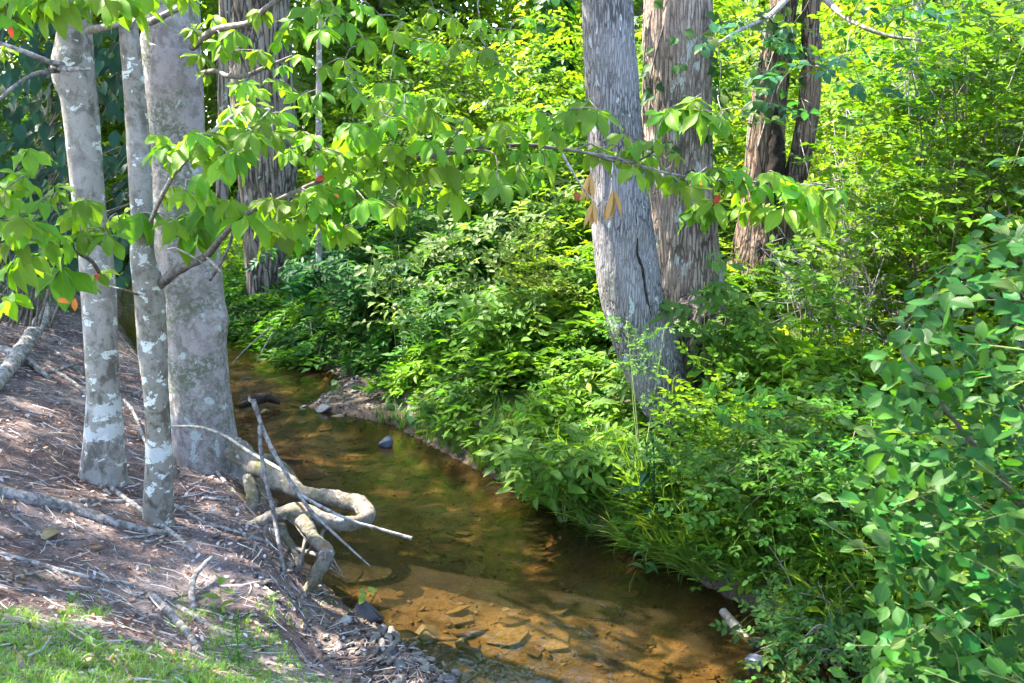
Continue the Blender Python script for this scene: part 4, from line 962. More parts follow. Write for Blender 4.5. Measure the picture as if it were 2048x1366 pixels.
fu, fv = uv.T; rb = fu-np.interp(fv, YR, XR)
thr = -1.3+1.22*sstep(-.3, .4, rb)+.35*sstep(-.2, .4, rb)*sstep(7.5, 6.3, fv)+.25*sstep(1.0, 2.5, rb)+.7*sstep(2.2, 3.6, rb)+1.1*sstep(.9, 1.5, fu)*sstep(4.0, 3.4, fv)-.05*sstep(8.0, 10.0, fv)*sstep(-.3, .5, rb)
keep = fbm(fu*1.9, fv*1.9, 0, 91, 3) > thr
for gx, gy, ra, rb in gaps: keep &= (((uv[:, 0]-gx)/(ra+.18))**2+((uv[:, 1]-gy)/(rb+.18))**2) > 1
iv, _, py_ = in_view(pc, 60); keep &= ~iv
pc = pc[keep]
keys = ['t1', 't2', 't3', 't4', 't5', 't6', 't7']
tops = np.array([TREES[k][1][-2, :2] for k in keys]); own = np.argmin(((pc[:, None, :2]-tops[None])**2).sum(-1), 1)
for i, k in enumerate(keys):
    q = pc[own == i]
    if not len(q): continue
    a = rng.uniform(0, 6.28, len(q)); d = np.stack([np.cos(a), np.sin(a), rng.uniform(-.5, .3, len(q))], -1)
    scatter('crown', SHADE_CROWN, q, frames(d, np.array([0, 0, 1.])+rng.normal(0, .35, (len(q), 3))), rng.uniform(.3, .5, len(q)), jitcol((.05, .115, .02), len(q)), M['far'], TREES[k][0])
    bt = Batch(); P = TREES[k][1]; trunk_top = P[P[:, 2] > 4]
    for j in range(7):
        e = q[rng.integers(0, len(q))]; s0 = catmull(trunk_top, 20)[rng.integers(2, 16)]; m_ = (s0[:3]+e)/2+np.array([0, 0, .4])
        m_[2] = max(m_[2], 2.6+.2*m_[1]+.6)
        bt.tube([[*s0[:3], min(s0[3]*.6, .06)], [*m_, .03], [*e, .01]], 14, 6, rough_disp(.08, 9, j))
    bt.build('limb', M['twig'], TREES[k][0])

# ------------------------------------------------------------------ vines, thickets and single plants
IVY = [single_leaf_mesh('ivy_leaf', M['leaf'], (.035, .10, .022), .8, f, d, 4, .4) for f, d in ((.2, .3), (.4, .1))]
def ivy_on(key, name, label, n, py0, py1, mesh_list, s_px, as_stuff=False, seed=3, col=(.04, .11, .02)):
    r = np.random.default_rng(seed); P = catmull(TREES[key][1], 300)
    zt = [PY(1024, py, P[0, 1])[2] for py in (py1, py0)]
    b0 = P[np.argmin(abs(P[:, 2]-zt[0]))]; t = thing(name, label, 'vine', (b0[0], b0[1]-b0[3]-.02, b0[2]))
    pos, Rr, ss = [], [], []
    for k in range(n):
        z = r.uniform(*zt); c = P[np.argmin(abs(P[:, 2]-z))]; a = r.uniform(-2.0, 2.0); out = np.array([math.sin(a), -math.cos(a), 0.])
        q = np.array([c[0], c[1], z])+out*(c[3]*1.04+r.uniform(.0, .09)); s = s_px*depth_of(q)/FPX*r.uniform(.7, 1.3)
        R = rot_to(out*.4+np.array([r.normal(0, .5), -.1, -.6]), out+np.array([r.normal(0, .3), 0, .5]))
        if as_stuff: pos.append(q); Rr.append(R); ss.append(s)
        else: place('leaf', mesh_list[int(r.integers(0, len(mesh_list)))], q, R, s, t)
    bt = Batch(); c = P[(P[:, 2] > zt[0]-.3) & (P[:, 2] < zt[1]+.2)]
    for j in range(3):
        ph = r.uniform(-1, 1); path = [[q[0]+math.sin(ph+.8*math.sin(q[2]*1.7+j))*q[3]*1.04, q[1]-math.cos(ph+.8*math.sin(q[2]*1.7+j))*q[3]*1.04, q[2], .006] for q in c[::12]]
        if len(path) > 2: bt.tube(path, 40, 5)
    if bt.V: bt.build('stem', M['twig'], t)
    if as_stuff:
        tag(scatter('foliage', LEAF1, np.array(pos), np.array(Rr), np.array(ss), jitcol(col, n), M['far'], t), kind='stuff')
    return t
ivy_on('t8', 'climbing_ivy', 'ivy covering the trunk on the sunny slope', 800, -10, 330, None, 24, True, 5, (.035, .12, .015))
ivy_on('t6', 'climbing_vine', 'dark leaved vine climbing the straight reddish trunk', 90, 10, 360, IVY, 24, seed=8)
ivy_on('t7', 'climbing_vine', 'leafy vine hanging over the upper part of the forked trunk', 70, -10, 230, IVY, 26, seed=9)

# dark leaved boughs at the upper right, grown from the forked tree
SPRAY = variants(t_twig, 4, 20, n=7, lf=.36, lw=.6, rows=4)
SPRAY_ME = [t.mesh('leaf_spray', M['alder'], (.03, .115, .05)) for t in SPRAY]
SPRAY_LT = [t.mesh('leaf_spray', M['leaf'], (.075, .15, .025)) for t in SPRAY]
dr_ = np.random.default_rng(3)
leafy_branch(t7, [(1600, -40, 8.8, .03), (1640, -10, 7.6, .025), (1700, 40, 7.0, .018), (1770, 70, 6.8, .012), (1840, 80, 6.7, .006)],
             [(int(dr_.uniform(1560, 1900)), int(dr_.uniform(-10, 220)), 80) for _ in range(26)], label='dark teal leaved bough at the upper right', meshes=SPRAY_ME, leafname='leaf_spray', tilt=(-.2, .7), Yj=.5, dense=0)
leafy_branch(t7, [(1590, -20, 8.7, .03), (1540, 30, 8.0, .02), (1480, 60, 7.6, .014), (1430, 90, 7.3, .008)],
             [(int(dr_.uniform(1410, 1560)), int(dr_.uniform(-10, 260)), 80) for _ in range(16)], label='leafy vine sprays between the red and forked trunks', meshes=SPRAY_ME+SPRAY_LT*2, leafname='leaf_spray', tilt=(-.2, .8), Yj=.4, dense=0)

# rose brambles of the right-hand thicket
br_ = np.random.default_rng(13)
def bramble(px, py, Y, hgt, spread, ncane, nspr, label, col=G_LIME, lean=(-.2, -.2), bare=0, sc=(.36, .6)):
    q = PY(px, py, Y); b0 = np.array([q[0], q[1], float(H(q[0], q[1]))])
    t = thing('rose_bramble', label, 'shrub', b0, 'brambles of the thicket right of the clump')
    ends, cane = [], Batch()
    for k in range(ncane):
        a = br_.uniform(0, 6.28); o = np.array([math.cos(a), math.sin(a), 0])*br_.uniform(.3, 1)*spread; h = hgt*br_.uniform(.55, 1.05)
        s = b0+o*.15; m1 = b0+o*.45+[lean[0]*.3, lean[1]*.3, h*.75]; e = b0+o*1.1+[lean[0], lean[1], h*br_.uniform(.65, 1.05)]
        P = np.array([[*s, .009], [*m1, .006], [*((m1+e)/2+[0, 0, h*.18]), .004], [*e, .0015]]); cane.tube(P, 16, 4); C = catmull(P, 20)[:, :3]; ends.append(C)
        for j in range(bare):
            i = br_.integers(6, 18); v = C[i]+br_.normal(0, .28, 3); cane.tube([[*C[i], .003], [*((C[i]+v)/2+br_.normal(0, .04, 3)), .002], [*v, .001]], 6, 3)
    cane.build('cane', M['stem'], t)
    E = np.array(ends); i = br_.integers(0, ncane, nspr); j = np.clip(20-br_.exponential(5.5, nspr), 3, 19).astype(int); p = E[i, j]+br_.normal(0, .13, (nspr, 3))
    a = br_.uniform(0, 6.28, nspr); d = np.stack([np.cos(a), np.sin(a)-.3, br_.uniform(-.5, .4, nspr)], -1)
    o = scatter('foliage', ROSE, p, frames(d, np.array([0, -.2, 1])+br_.normal(0, .35, (nspr, 3))), br_.uniform(*sc, nspr), jitcol(col, nspr), M['herb'], t); o['kind'] = 'stuff'
bramble(1760, 760, 8.2, 1.5, .4, 16, 90, 'yellow green bramble at the right foot of the forked trunk', (.10, .20, .012))
bramble(1880, 760, 7.4, 2.0, .6, 20, 130, 'tall lime green bramble arching over the dead twigs', (.095, .195, .012))
bramble(1900, 700, 7.0, 2.4, .8, 22, 170, 'high sunlit bramble above the alder shrub', (.09, .19, .012))
bramble(2060, 700, 6.6, 2.4, .7, 22, 130, 'bramble at the right edge behind the alder shrub', (.075, .14, .02))
bramble(1800, 560, 10.4, 2.4, .8, 24, 160, 'sunlit bramble in the gap right of the forked trunk', (.11, .21, .012))
bramble(1930, 540, 9.4, 3.0, 1.0, 26, 200, 'tall bramble mass below the upper right corner', (.08, .18, .012))
bramble(2060, 540, 9.0, 3.4, 1.1, 26, 230, 'dense bramble against the right edge under the saplings', (.07, .13, .02), bare=2)
bramble(1600, 780, 6.9, .9, .5, 14, 90, 'low bramble right of the silver trunk foot', (.08, .18, .015))
bramble(1540, 850, 6.2, .45, .4, 16, 120, 'sunlit yellow green rose bush in front of the clump', (.11, .21, .012), sc=(.28, .42))
bramble(1620, 1000, 5.6, .6, .5, 14, 110, 'rose bush leaning over the right water edge', (.07, .15, .025), sc=(.28, .42))
bramble(1710, 1180, 4.5, .4, .35, 12, 70, 'low rose bush over the dark water beside the alder shrub', (.055, .14, .03), sc=(.24, .36))
bramble(1720, 980, 5.2, .8, .5, 14, 120, 'rose bush between the water edge and the alder shrub', (.06, .16, .022), sc=(.28, .42))
# dead twiggy bushes
def dead_bush(px, py, Y, hgt, spread, n, label):
    q = PY(px, py, Y); b0 = np.array([q[0], q[1], float(H(q[0], q[1]))]); t = thing('dead_bush', label, 'shrub', b0); bt = Batch()
    for k in range(n):
        a = br_.uniform(0, 6.28); e = b0+np.array([math.cos(a)*spread, math.sin(a)*spread*.6, hgt*br_.uniform(.5, 1.1)])*br_.uniform(.6, 1.1); m_ = (b0+e)/2+br_.normal(0, .12, 3)
        P = np.array([[*(b0+br_.normal(0, .08, 3)*[1, 1, 0]), .010], [*m_, .006], [*e, .002]]); bt.tube(P, 10, 4); C = catmull(P, 12)[:, :3]
        for j in range(5):
            s = C[br_.integers(4, 12)]; v = s+br_.normal(0, .25, 3)+[0, 0, .08]; mm = (s+v)/2+br_.normal(0, .05, 3); bt.tube([[*s, .004], [*mm, .0025], [*v, .001]], 6, 3)
            w = mm+br_.normal(0, .15, 3); bt.tube([[*mm, .002], [*w, .0008]], 3, 3)
    bt.build('branch', M['drift'], t)
dead_bush(1690, 780, 7.0, 1.5, .7, 16, 'grey leafless twiggy bush in the middle of the thicket')
dead_bush(1820, 700, 7.8, 1.9, .9, 18, 'tangle of bare grey twigs above the alder shrub')
dead_bush(1980, 560, 8.4, 2.8, 1.1, 20, 'tall tangle of dry stems at the upper right edge')
dead_bush(1590, 1150, 4.75, .35, .25, 3, 'small bare pale twigs hanging over the dark water at the right')

def single(name, label, cat, px, py, tm, hpx, col, mat='herb', n=1, jit=.0, lift=0, Y=None, tiltm=.08, group=None, seed=1):
    """an upright plant of n stems whose foot stands on the ground at the pixel"""
    r = np.random.default_rng(seed+int(px)*3+int(py)); b0 = G(px, py) if Y is None else PY(px, py, Y)
    b0 = np.array([b0[0], b0[1], float(H(b0[0], b0[1]))+lift]); h = hpx*depth_of(b0)/FPX
    if n == 1:
        t0 = tm[int(r.integers(0, len(tm)))]; t = tag(bpy.data.objects.new(name, t0.mesh(name, M[mat], col)), label, cat, group); COL.objects.link(t)
        t.location = b0; t.rotation_euler = (r.normal(0, tiltm), r.normal(0, tiltm), r.uniform(0, 6.28)); t.scale = (h, h, h); return t
    t = thing(name, label, cat, b0, group)
    me = [x.mesh('stalk', M[mat], col) for x in tm]
    for k in range(n):
        p = b0+np.array([*r.normal(0, jit, 2), 0]); p[2] = float(H(p[0], p[1]))+lift
        R = (Matrix.Rotation(r.uniform(0, 6.28), 3, 'Z') @ Matrix.Rotation(r.normal(0, tiltm+.08), 3, 'X'))
        place('stalk', me[int(r.integers(0, len(me)))], p, np.array(R), h*r.uniform(.7, 1.05), t)
    return t
LANCE_W = variants(t_lance, 4, 22, n=14, lf=.42, lw=.3, droop=.8)
LANCE_T = variants(t_lance, 4, 23, n=26, lf=.2, lw=.2, droop=.5)
single('goldenrod', 'narrow leaved plant glowing in sun just left of the silver trunk foot', 'plant', 1235, 875, LANCE_W, 190, (.11, .19, .04), n=3, jit=.05)
single('tall_weed', 'single tall upright light green weed right of the clump', 'plant', 1672, 930, LANCE_T, 300, (.085, .18, .03), n=2, jit=.03)
single('dark_weed', 'dark blue green long leaved weed standing over the water edge', 'plant', 1318, 1035, LANCE_W, 210, (.03, .10, .04), n=3, jit=.06)
single('goldenrod', 'narrow leaved weed in the undergrowth above the gravel spit', 'plant', 1000, 760, LANCE, 130, (.075, .16, .03), n=2, jit=.05)
single('goldenrod', 'pale topped narrow leaved weed in the middle of the bank', 'plant', 1030, 640, LANCE, 150, (.10, .18, .05), n=2, jit=.06)
single('tall_weed', 'upright weed beside the left edge of the silver trunk', 'plant', 1130, 700, LANCE_W, 200, (.08, .17, .03), n=3, jit=.07)
single('tall_weed', 'leafy upright weed in front of the rotten stump', 'plant', 1500, 700, LANCE_W, 190, (.06, .15, .025), Y=7.0, n=3, jit=.08)
single('goldenrod', 'slim weed leaning out right of the dark blue green weed', 'plant', 1400, 960, LANCE, 140, (.06, .15, .03), n=2, jit=.05)
single('broad_grass', 'clump of broad bladed grass arching above the water right of the dark weed', 'grass', 1480, 1050, variants(t_grass, 3, 25, n=9, w=.06, arch=1.8), 170, (.075, .17, .03), 'grass', n=3, jit=.08)
single('water_weed', 'small drooping leaved weed standing at the water edge', 'plant', 1292, 1195, variants(t_lance, 3, 26, n=9, lf=.5, lw=.26, droop=.9), 110, (.055, .14, .045), n=1)
single('seedling', 'bright three leaved seedling on the littered bank', 'plant', 442, 1225, variants(t_lance, 3, 27, n=5, lf=.75, lw=.5, droop=.2), 70, (.15, .25, .05), n=1)
single('bank_weed', 'feathery upright weed at the bottom of the littered bank', 'plant', 487, 1345, LANCE_T, 135, (.05, .16, .035), n=3, jit=.015)
single('bank_weed', 'low leafy weed in the grass at the bottom left', 'plant', 225, 1325, variants(t_lance, 3, 28, n=7, lf=.6, lw=.35, droop=.5), 60, (.09, .19, .03), n=3, jit=.03)
for i, (px, py) in enumerate([(760, 850), (835, 865), (930, 830), (690, 800)]):
    r = np.random.default_rng(60+i); b0 = G(px, py)
    t = thing('heart_leaf_plant', ['round leaved plant nearest the gravel spit', 'round leaved plant right of the gravel spit in the grass', 'upright round leaf plant in the bank grass', 'round leaved plant at the back of the gravel spit'][i], 'plant', b0)
    me = single_leaf_mesh('round_leaf', M['leaf'], (.07, .15, .04), .95, .2, .3, 5, .42); bt = Batch()
    for k in range(4):
        a = r.uniform(0, 6.28); e = b0+np.array([math.cos(a)*.07, math.sin(a)*.07, r.uniform(.10, .2)]); bt.tube([[*b0, .002], [*e, .0015]], 4, 4)
        place('leaf', me, e, rot_to((math.cos(a), math.sin(a)-.5, -.4), (0, -.5, 1)), r.uniform(.07, .11), t)
    bt.build('stem', M['greentwig'], t)
# leafy saplings and sprays over the silver trunk foot
def leafy_sapling(name, label, px, py, Y, hpx, wpx, n, tm, col, sc, mat='herb', seed=1, cat='plant'):
    r = np.random.default_rng(seed); f = PY(px, py, Y); b0 = np.array([f[0], f[1], float(H(f[0], f[1]))]); t = thing(name, label, cat, b0); D = depth_of(f)/FPX
    bt = Batch(); ps, ds = [], []
    for k in range(max(3, n//7)):
        e = np.array([f[0]+r.uniform(-.5, .5)*wpx*D, f[1]+r.uniform(-.2, .15), f[2]+hpx*D*r.uniform(.5, 1)]); m_ = (b0+e)/2+np.array([r.normal(0, .04), r.normal(0, .04), .05])
        P = np.array([[*b0, .006], [*m_, .004], [*e, .0015]]); bt.tube(P, 12, 5); C = catmull(P, 20)[:, :3]
        for j in range(7):
            i = 19-int(r.uniform(0, 12)); ps.append(C[i]); a = r.uniform(0, 6.28); ds.append((math.cos(a), math.sin(a)-.4, r.uniform(-.3, .5)))
    bt.build('stem', M['greentwig'], t)
    me = [x.mesh('leaf_spray', M[mat], col) for x in tm]
    for p, d in zip(ps, ds): place('leaf_spray', me[int(r.integers(0, len(me)))], p, rot_to(d, (r.normal(0, .3), -.5, 1)), r.uniform(*sc), t)
leafy_sapling('elder_sapling', 'fresh green sapling growing up in front of the rotten stump', 1440, 700, 6.9, 210, 150, 42, PINN[:5], (.075, .165, .025), (.18, .28), seed=3)
leafy_sapling('elder_sapling', 'broad leaved green bush under the forked trunk', 1570, 660, 7.9, 130, 150, 42, PINN[3:8], (.055, .14, .025), (.22, .32), seed=4)
leafy_sapling('rose_spray', 'spray of small leaves crossing the foot of the silver trunk', 1290, 730, 6.45, 90, 130, 21, ROSE[:4], (.075, .17, .03), (.15, .22), seed=5)
leafy_sapling('elder_bush', 'bright green pinnate leaved bush above the water, left of the dark weed', 1130, 960, 6.35, 110, 240, 56, PINN, (.095, .19, .025), (.18, .27), seed=6)
leafy_sapling('elder_bush', 'light green bush on the bank behind the dark weed', 1230, 950, 6.4, 55, 170, 35, PINN, (.08, .175, .025), (.17, .25), seed=7)
leafy_sapling('trailing_vine', 'sunlit leafy vine trailing down the middle of the far bank', 800, 640, 9.6, 170, 110, 28, variants(t_twig, 4, 30, n=6, lf=.4, lw=.6), (.13, .2, .05), (.22, .34), seed=8, cat='vine')
leafy_sapling('elder_bush', 'lush green bush low over the water left of the alder shrub', 1560, 1000, 5.7, 90, 240, 42, PINN, (.06, .155, .03), (.15, .23), seed=9)

TW6 = variants(t_twig, 5, 31, n=7, lf=.34, lw=.5, rows=3)
for k_, (nm, lb, px, py, Y, hp, wp, n_, tm_, cl, sc_) in enumerate([
    ('bank_bush', 'dark green bush leaning over the far bend of the creek', 720, 600, 10.9, 110, 200, 56, FERN, (.035, .11, .03), (.3, .45)),
    ('bank_bush', 'pale sunlit bush in the middle of the far bank', 950, 560, 10.2, 150, 190, 63, TW6, (.15, .22, .07), (.22, .36)),
    ('bank_bush', 'yellow green small leaved bush left of the silver trunk', 1090, 640, 9.0, 190, 130, 63, ROSE, (.14, .2, .02), (.28, .42)),
    ('bank_bush', 'deep green broad leaved bush above the far gravel spit', 880, 700, 9.3, 120, 170, 49, TW6, (.045, .125, .022), (.22, .34)),
    ('bank_bush', 'tall lime bush just left of the silver trunk, under the long limb', 1110, 490, 10.8, 150, 140, 56, TW6, (.11, .2, .02), (.26, .4)),
    ('bank_bush', 'blue green ferny bush at the foot of the furrowed trunk', 610, 560, 12.0, 90, 150, 42, FERN, (.03, .12, .045), (.3, .45)),
    ('bank_bush', 'shady green bush under the middle of the long limb', 830, 470, 12.0, 130, 180, 56, TW6, (.05, .135, .02), (.3, .44)),
    ('bank_bush', 'arching pinnate bush beside the pale sunlit bush', 1010, 680, 8.8, 130, 150, 49, PINN, (.085, .185, .022), (.2, .3))]):
    leafy_sapling(nm, lb, px, py, Y, hp, wp, n_, tm_, cl, sc_, seed=80+k_, cat='bush')
# ------------------------------------------------------------------ grass
def grass_patch(name, label, n, sampler, sc, col, tm=GRASS, lean=None, mat='grass'):
    x, y = sampler(n); p = np.stack([x, y, H(x, y)-.005], -1); v, _, _ = in_view(p, 60); p = p[v]; m_ = len(p)
    R = yaw(rng.uniform(0, 6.28, m_))
    if lean is not None:
        ax = np.asarray(lean)/np.linalg.norm(lean); th = np.linalg.norm(lean); K = np.array([[0, -ax[2], ax[1]], [ax[2], 0, -ax[0]], [-ax[1], ax[0], 0]])
        R = (np.eye(3)+math.sin(th)*K+(1-math.cos(th))*K@K)@R
    o = scatter(name, tm, p, R, rng.uniform(*sc, m_), jitcol(col, m_, .25, .15), M[mat]); tag(o, label, 'grass', kind='stuff')
def edge_sampler(y0, y1, d0, d1):
    def f(n):
        y = rng.uniform(y0, y1, n); d = rng.uniform(d0, d1, n); return np.interp(y, YR, XR)+d/.85, y
    return f
GR_L = variants(t_grass, 5, 33, n=11, w=.024, spread=.9, arch=1.5)
grass_patch('grass', 'long grass hanging over the near right water edge', 330, edge_sampler(3.9, 6.7, .02, .38), (.3, .62), (.12, .22, .035), GR_L, lean=(-.35, -.75, 0))
grass_patch('grass', 'fresh short grass fringing the bank beside the gravel spit', 520, edge_sampler(6.4, 8.7, .0, .8), (.14, .32), (.085, .175, .025), GRASS)
def lawn(n):
    px = rng.uniform(-40, 760, n); py = 1150+230*rng.random(n)**.75; keep = (px < 640+rng.normal(0, 60, n)-.6*(1366-py)) & (fbm(px/90, py/60, 0, 4, 2) > -.16+.9*(1295-py)/150)
    px, py = px[keep], py[keep]
    r = FWD+RGT*((px-1024)/FPX)[:, None]+UPV*((683-py)/FPX)[:, None]; z = np.full(len(px), .9)
    for _ in range(4): q = CAM+r*((z-CAM[2])/r[:, 2])[:, None]; z = H(q[:, 0], q[:, 1])
    return q[:, 0], q[:, 1]
grass_patch('grass', 'short bright grass creeping over the bottom left of the bank', 3600, lawn, (.02, .07), (.13, .27, .03), variants(t_grass, 6, 34, n=8, w=.05, spread=1.4, arch=1.5, segs=2))
CLOV = variants(t_palmate, 4, 35, nl=5, W=.6, rows=2, droop=.2, flat=.7)
grass_patch('clover', 'small round leaved weeds mixed in the grass at the bottom left', 1500, lawn, (.014, .032), (.12, .27, .035), CLOV)
def clover_patch(n):
    out = []
    for k in range(n):
        cx, cy, sx_, sy_ = [(130, 1138, 60, 10), (60, 1148, 45, 9), (150, 1000, 10, 8), (390, 885, 8, 8)][int(rng.choice(4, p=[.55, .35, .06, .04]))]
        out.append(G(cx+rng.normal(0, sx_), cy+rng.normal(0, sy_))[:2])
    out = np.array(out); return out[:, 0], out[:, 1]
grass_patch('clover', 'flat green clover patch beside the fallen stick on the bank', 190, clover_patch, (.018, .034), (.06, .20, .03), CLOV)

grass_patch('grass', 'tufts of grass at the back of the far gravel spit', 160, edge_sampler(8.7, 10.6, .75, 1.3), (.14, .3), (.085, .19, .025), GRASS)
def bank_weeds(n):
    y = rng.uniform(5.2, 12, n); d = rng.uniform(.3, 3.4, n); x_ = np.interp(y, YR, XR)+BARR(y)+d/.85; k = (nz(y, d*2, 8) > -.2) & ~((x_ > .4) & (x_ < 1.6) & (y > 5.6) & (y < 7.2)); return (np.interp(y, YR, XR)+BARR(y)+d/.85)[k], y[k]
grass_patch('weeds', 'thin upright weeds poking out of the bank undergrowth', 130, bank_weeds, (.35, .75), (.08, .18, .025), LANCE_T+LANCE, mat='herb')
grass_patch('grass', 'thin grass blades sticking out of the bank undergrowth', 260, bank_weeds, (.4, .8), (.09, .19, .03), variants(t_grass, 4, 36, n=5, w=.016, spread=.6, arch=1.4))
# ------------------------------------------------------------------ litter on the left bank
def t_bit(r, bend=.2):
    t = Tm(); pts = [np.array([r.uniform(-bend, bend)*.3, f-.5, r.uniform(0, .06)]) for f in (0, .5, 1)]; w = [.02, .022, .009]; V = []
    for p_, ww in zip(pts, w): V += [p_+[-ww, 0, 0], p_+[0, 0, ww*1.3], p_+[ww, 0, 0]]
    q = [(3*i+j, 3*i+j+1, 3*i+j+4, 3*i+j+3) for i in range(2) for j in range(2)]; t.add(np.array(V), q, c=1.0); return t.done()
BITS = variants(t_bit, 8, 40)
def t_dry(r):
    t = Tm(); V, q, uv = leaflet(1, r.uniform(.35, .7), 3, .5, 1.2, r.uniform(-.8, .8), r.uniform(-.2, 1.0), r.uniform(-.9, .9)); t.add(V, q, uv=uv); return t.done()
DRY = variants(t_dry, 8, 41)
def bank_pts(n, d0=.12):
    y = 2.2+10*rng.random(n)**1.6; x = np.interp(y, YL, XL)-d0-rng.random(n)**1.2*4.5; p = np.stack([x, y, H(x, y)], -1); v, _, _ = in_view(p, 40); return p[v]
def litter(name, label, n, tm, sc, cols, mat, up=.25, power=1.0, d0=.12):
    p = bank_pts(n, d0); m_ = len(p); a = rng.uniform(0, 6.28, m_); e = .08
    gx = (H(p[:, 0]+e, p[:, 1])-H(p[:, 0]-e, p[:, 1]))/(2*e); gy = (H(p[:, 0], p[:, 1]+e)-H(p[:, 0], p[:, 1]-e))/(2*e)
    nn = unit(np.stack([-gx, -gy, np.ones(m_)], -1)+rng.normal(0, up, (m_, 3))*[1, 1, .3]); d = np.stack([np.cos(a), np.sin(a), gx*np.cos(a)+gy*np.sin(a)+rng.normal(0, up*.35, m_)], -1)
    p[:, 2] += rng.uniform(.001, .012, m_); s = sc[0]+(sc[1]-sc[0])*rng.random(m_)**power; c = 1.15*np.asarray(cols)[rng.integers(0, len(cols), m_)]*np.exp(rng.normal(0, .25, (m_, 1)))
    tag(scatter(name, tm, p, frames(d, nn), s, c, M[mat]), label, 'litter', kind='stuff')
WOODC = [(.34, .29, .29), (.40, .36, .36), (.22, .165, .15), (.15, .105, .09), (.24, .165, .14), (.30, .25, .25), (.11, .078, .07), (.19, .12, .10)]
M['litter'] = leaf_mat('litter', .85, .1, .2, tint=(1, 1, 1))
litter('twig_litter', 'grey broken twigs and wood chips strewn over the bank', 40000, BITS, (.015, .085), WOODC, 'litter', .28, 2.2)
litter('twig_litter', 'longer grey twigs lying loose on the bank', 1500, BITS, (.07, .22), WOODC[:6], 'litter', .2, 2.4)
litter('leaf_litter', 'curled dry brown leaves strewn over the bank', 24000, DRY, (.012, .045), WOODC+[(.30, .17, .10), (.36, .20, .12), (.22, .13, .09)], 'litter', .45, 1.5)
litter('dead_grass', 'dry straw spilling down the edge of the bank', 1300, BITS, (.06, .16), [(.46, .40, .32), (.40, .34, .27)], 'litter', .3, 1.5, .02)

# fallen sticks and branches
def stick(label, pts, wpx, mat='drift', name='fallen_stick', lifts=None, cat='stick', forks=()):
    P = []
    for i, (px, py) in enumerate(pts):
        q = G(px, py); w = (wpx if np.isscalar(wpx) else wpx[i]); r = w*depth_of(q)/FPX/2; P.append([q[0], q[1], q[2]+r*.55+(lifts[i] if lifts else 0), r])
    t = None; bt = Batch(); P = np.array(P)
    L_ = np.linalg.norm(np.diff(P[:, :3], axis=0), axis=1).sum(); P = P
    bt.tube(P, max(24, int(L_*60)), 12, rough_disp(.22, 26, int(pts[0][0])))
    o = bt.build(name, M[mat]); tag(o, label, cat); b0 = P[0, :3]
    return o
stick('thick grey weathered branch propped on the bank at the left edge', [(-20, 790), (35, 735), (75, 690), (115, 640), (155, 605)], (30, 28, 26, 24, 16), name='fallen_branch', lifts=(0, .05, .12, .2, .28))
stick('long rotten log lying flat across the bank below the slender trees', [(-20, 985), (60, 1004), (140, 1022), (230, 1052), (335, 1072)], (24, 26, 24, 20, 12), name='rotten_log', cat='log')
stick('crooked grey branch running down past the foot of the thinnest tree', [(205, 962), (250, 1000), (300, 1035), (352, 1075), (388, 1108)], (10, 11, 10, 10, 7))
stick('short forked stick at the foot of the lichen banded tree', [(170, 935), (195, 965), (222, 992)], (9, 9, 6))
stick('thick short stick lying in the grass at the bottom of the bank', [(300, 1190), (330, 1220), (362, 1255), (396, 1302)], (14, 17, 17, 15))
stick('thin stick behind the clover patch', [(0, 1108), (70, 1128), (140, 1148), (205, 1162), (272, 1170)], (8, 9, 9, 8, 6))
stick('pale stick above the feathery weed', [(355, 1215), (395, 1240), (430, 1262), (462, 1275)], (12, 12, 11, 8))
stick('stubby stick standing up from the bank', [(388, 1222), (384, 1195), (395, 1172), (425, 1146)], (12, 13, 11, 9), lifts=(0, .03, .06, .08))
stick('thin twig between the two slender trees', [(250, 815), (270, 845), (285, 880), (296, 905)], (7, 7, 6, 4), lifts=(.05, .06, .04, .01))
stick('straight grey stick left of the big trunk foot', [(90, 690), (140, 728), (170, 760)], (8, 7, 5))
stick('long thin stick on the upper bank', [(95, 735), (150, 770), (178, 800), (200, 850)], (8, 8, 7, 5))
stick('curved twig above the roots', [(400, 1045), (470, 1065), (530, 1085), (560, 1098)], (7, 8, 7, 4))
stick('stick lying under the thinnest tree', [(160, 1003), (230, 1005), (290, 1002)], (9, 8, 5))
stick('pale twig crossing the bank beside the big trunk', [(380, 975), (430, 955), (490, 955)], (8, 7, 5))
stick('grey branch in the litter at the left edge', [(-20, 700), (30, 715), (70, 740), (100, 760)], (18, 16, 13, 8), lifts=(.0, .02, .02, 0))
stick('dark twig above the clump of seedling leaves', [(330, 1000), (380, 1030), (430, 1060)], (6, 7, 4))
stick('leaning short stick at the right of the thinnest tree', [(1000-580, 930), (445, 960), (470, 985)], (8, 8, 5))
# random smaller sticks
sr = np.random.default_rng(19)
for k in range(34):
    px, py = sr.uniform(0, 520), sr.uniform(700, 1250)
    if px > 330+(py-700)*.35: continue
    a = sr.uniform(-.5, .9); ln = sr.uniform(40, 110); pts = [(px, py), (px+ln*.5*math.cos(a)+sr.normal(0, 5), py+ln*.5*math.sin(a)*.7+sr.normal(0, 4)), (px+ln*math.cos(a), py+ln*math.sin(a)*.7)]
    o = stick('thin broken grey twig lying in the litter of the bank', pts, (6, 5, 3.5), name='broken_twig', cat='twig'); o['group'] = 'broken twigs in the bank litter'
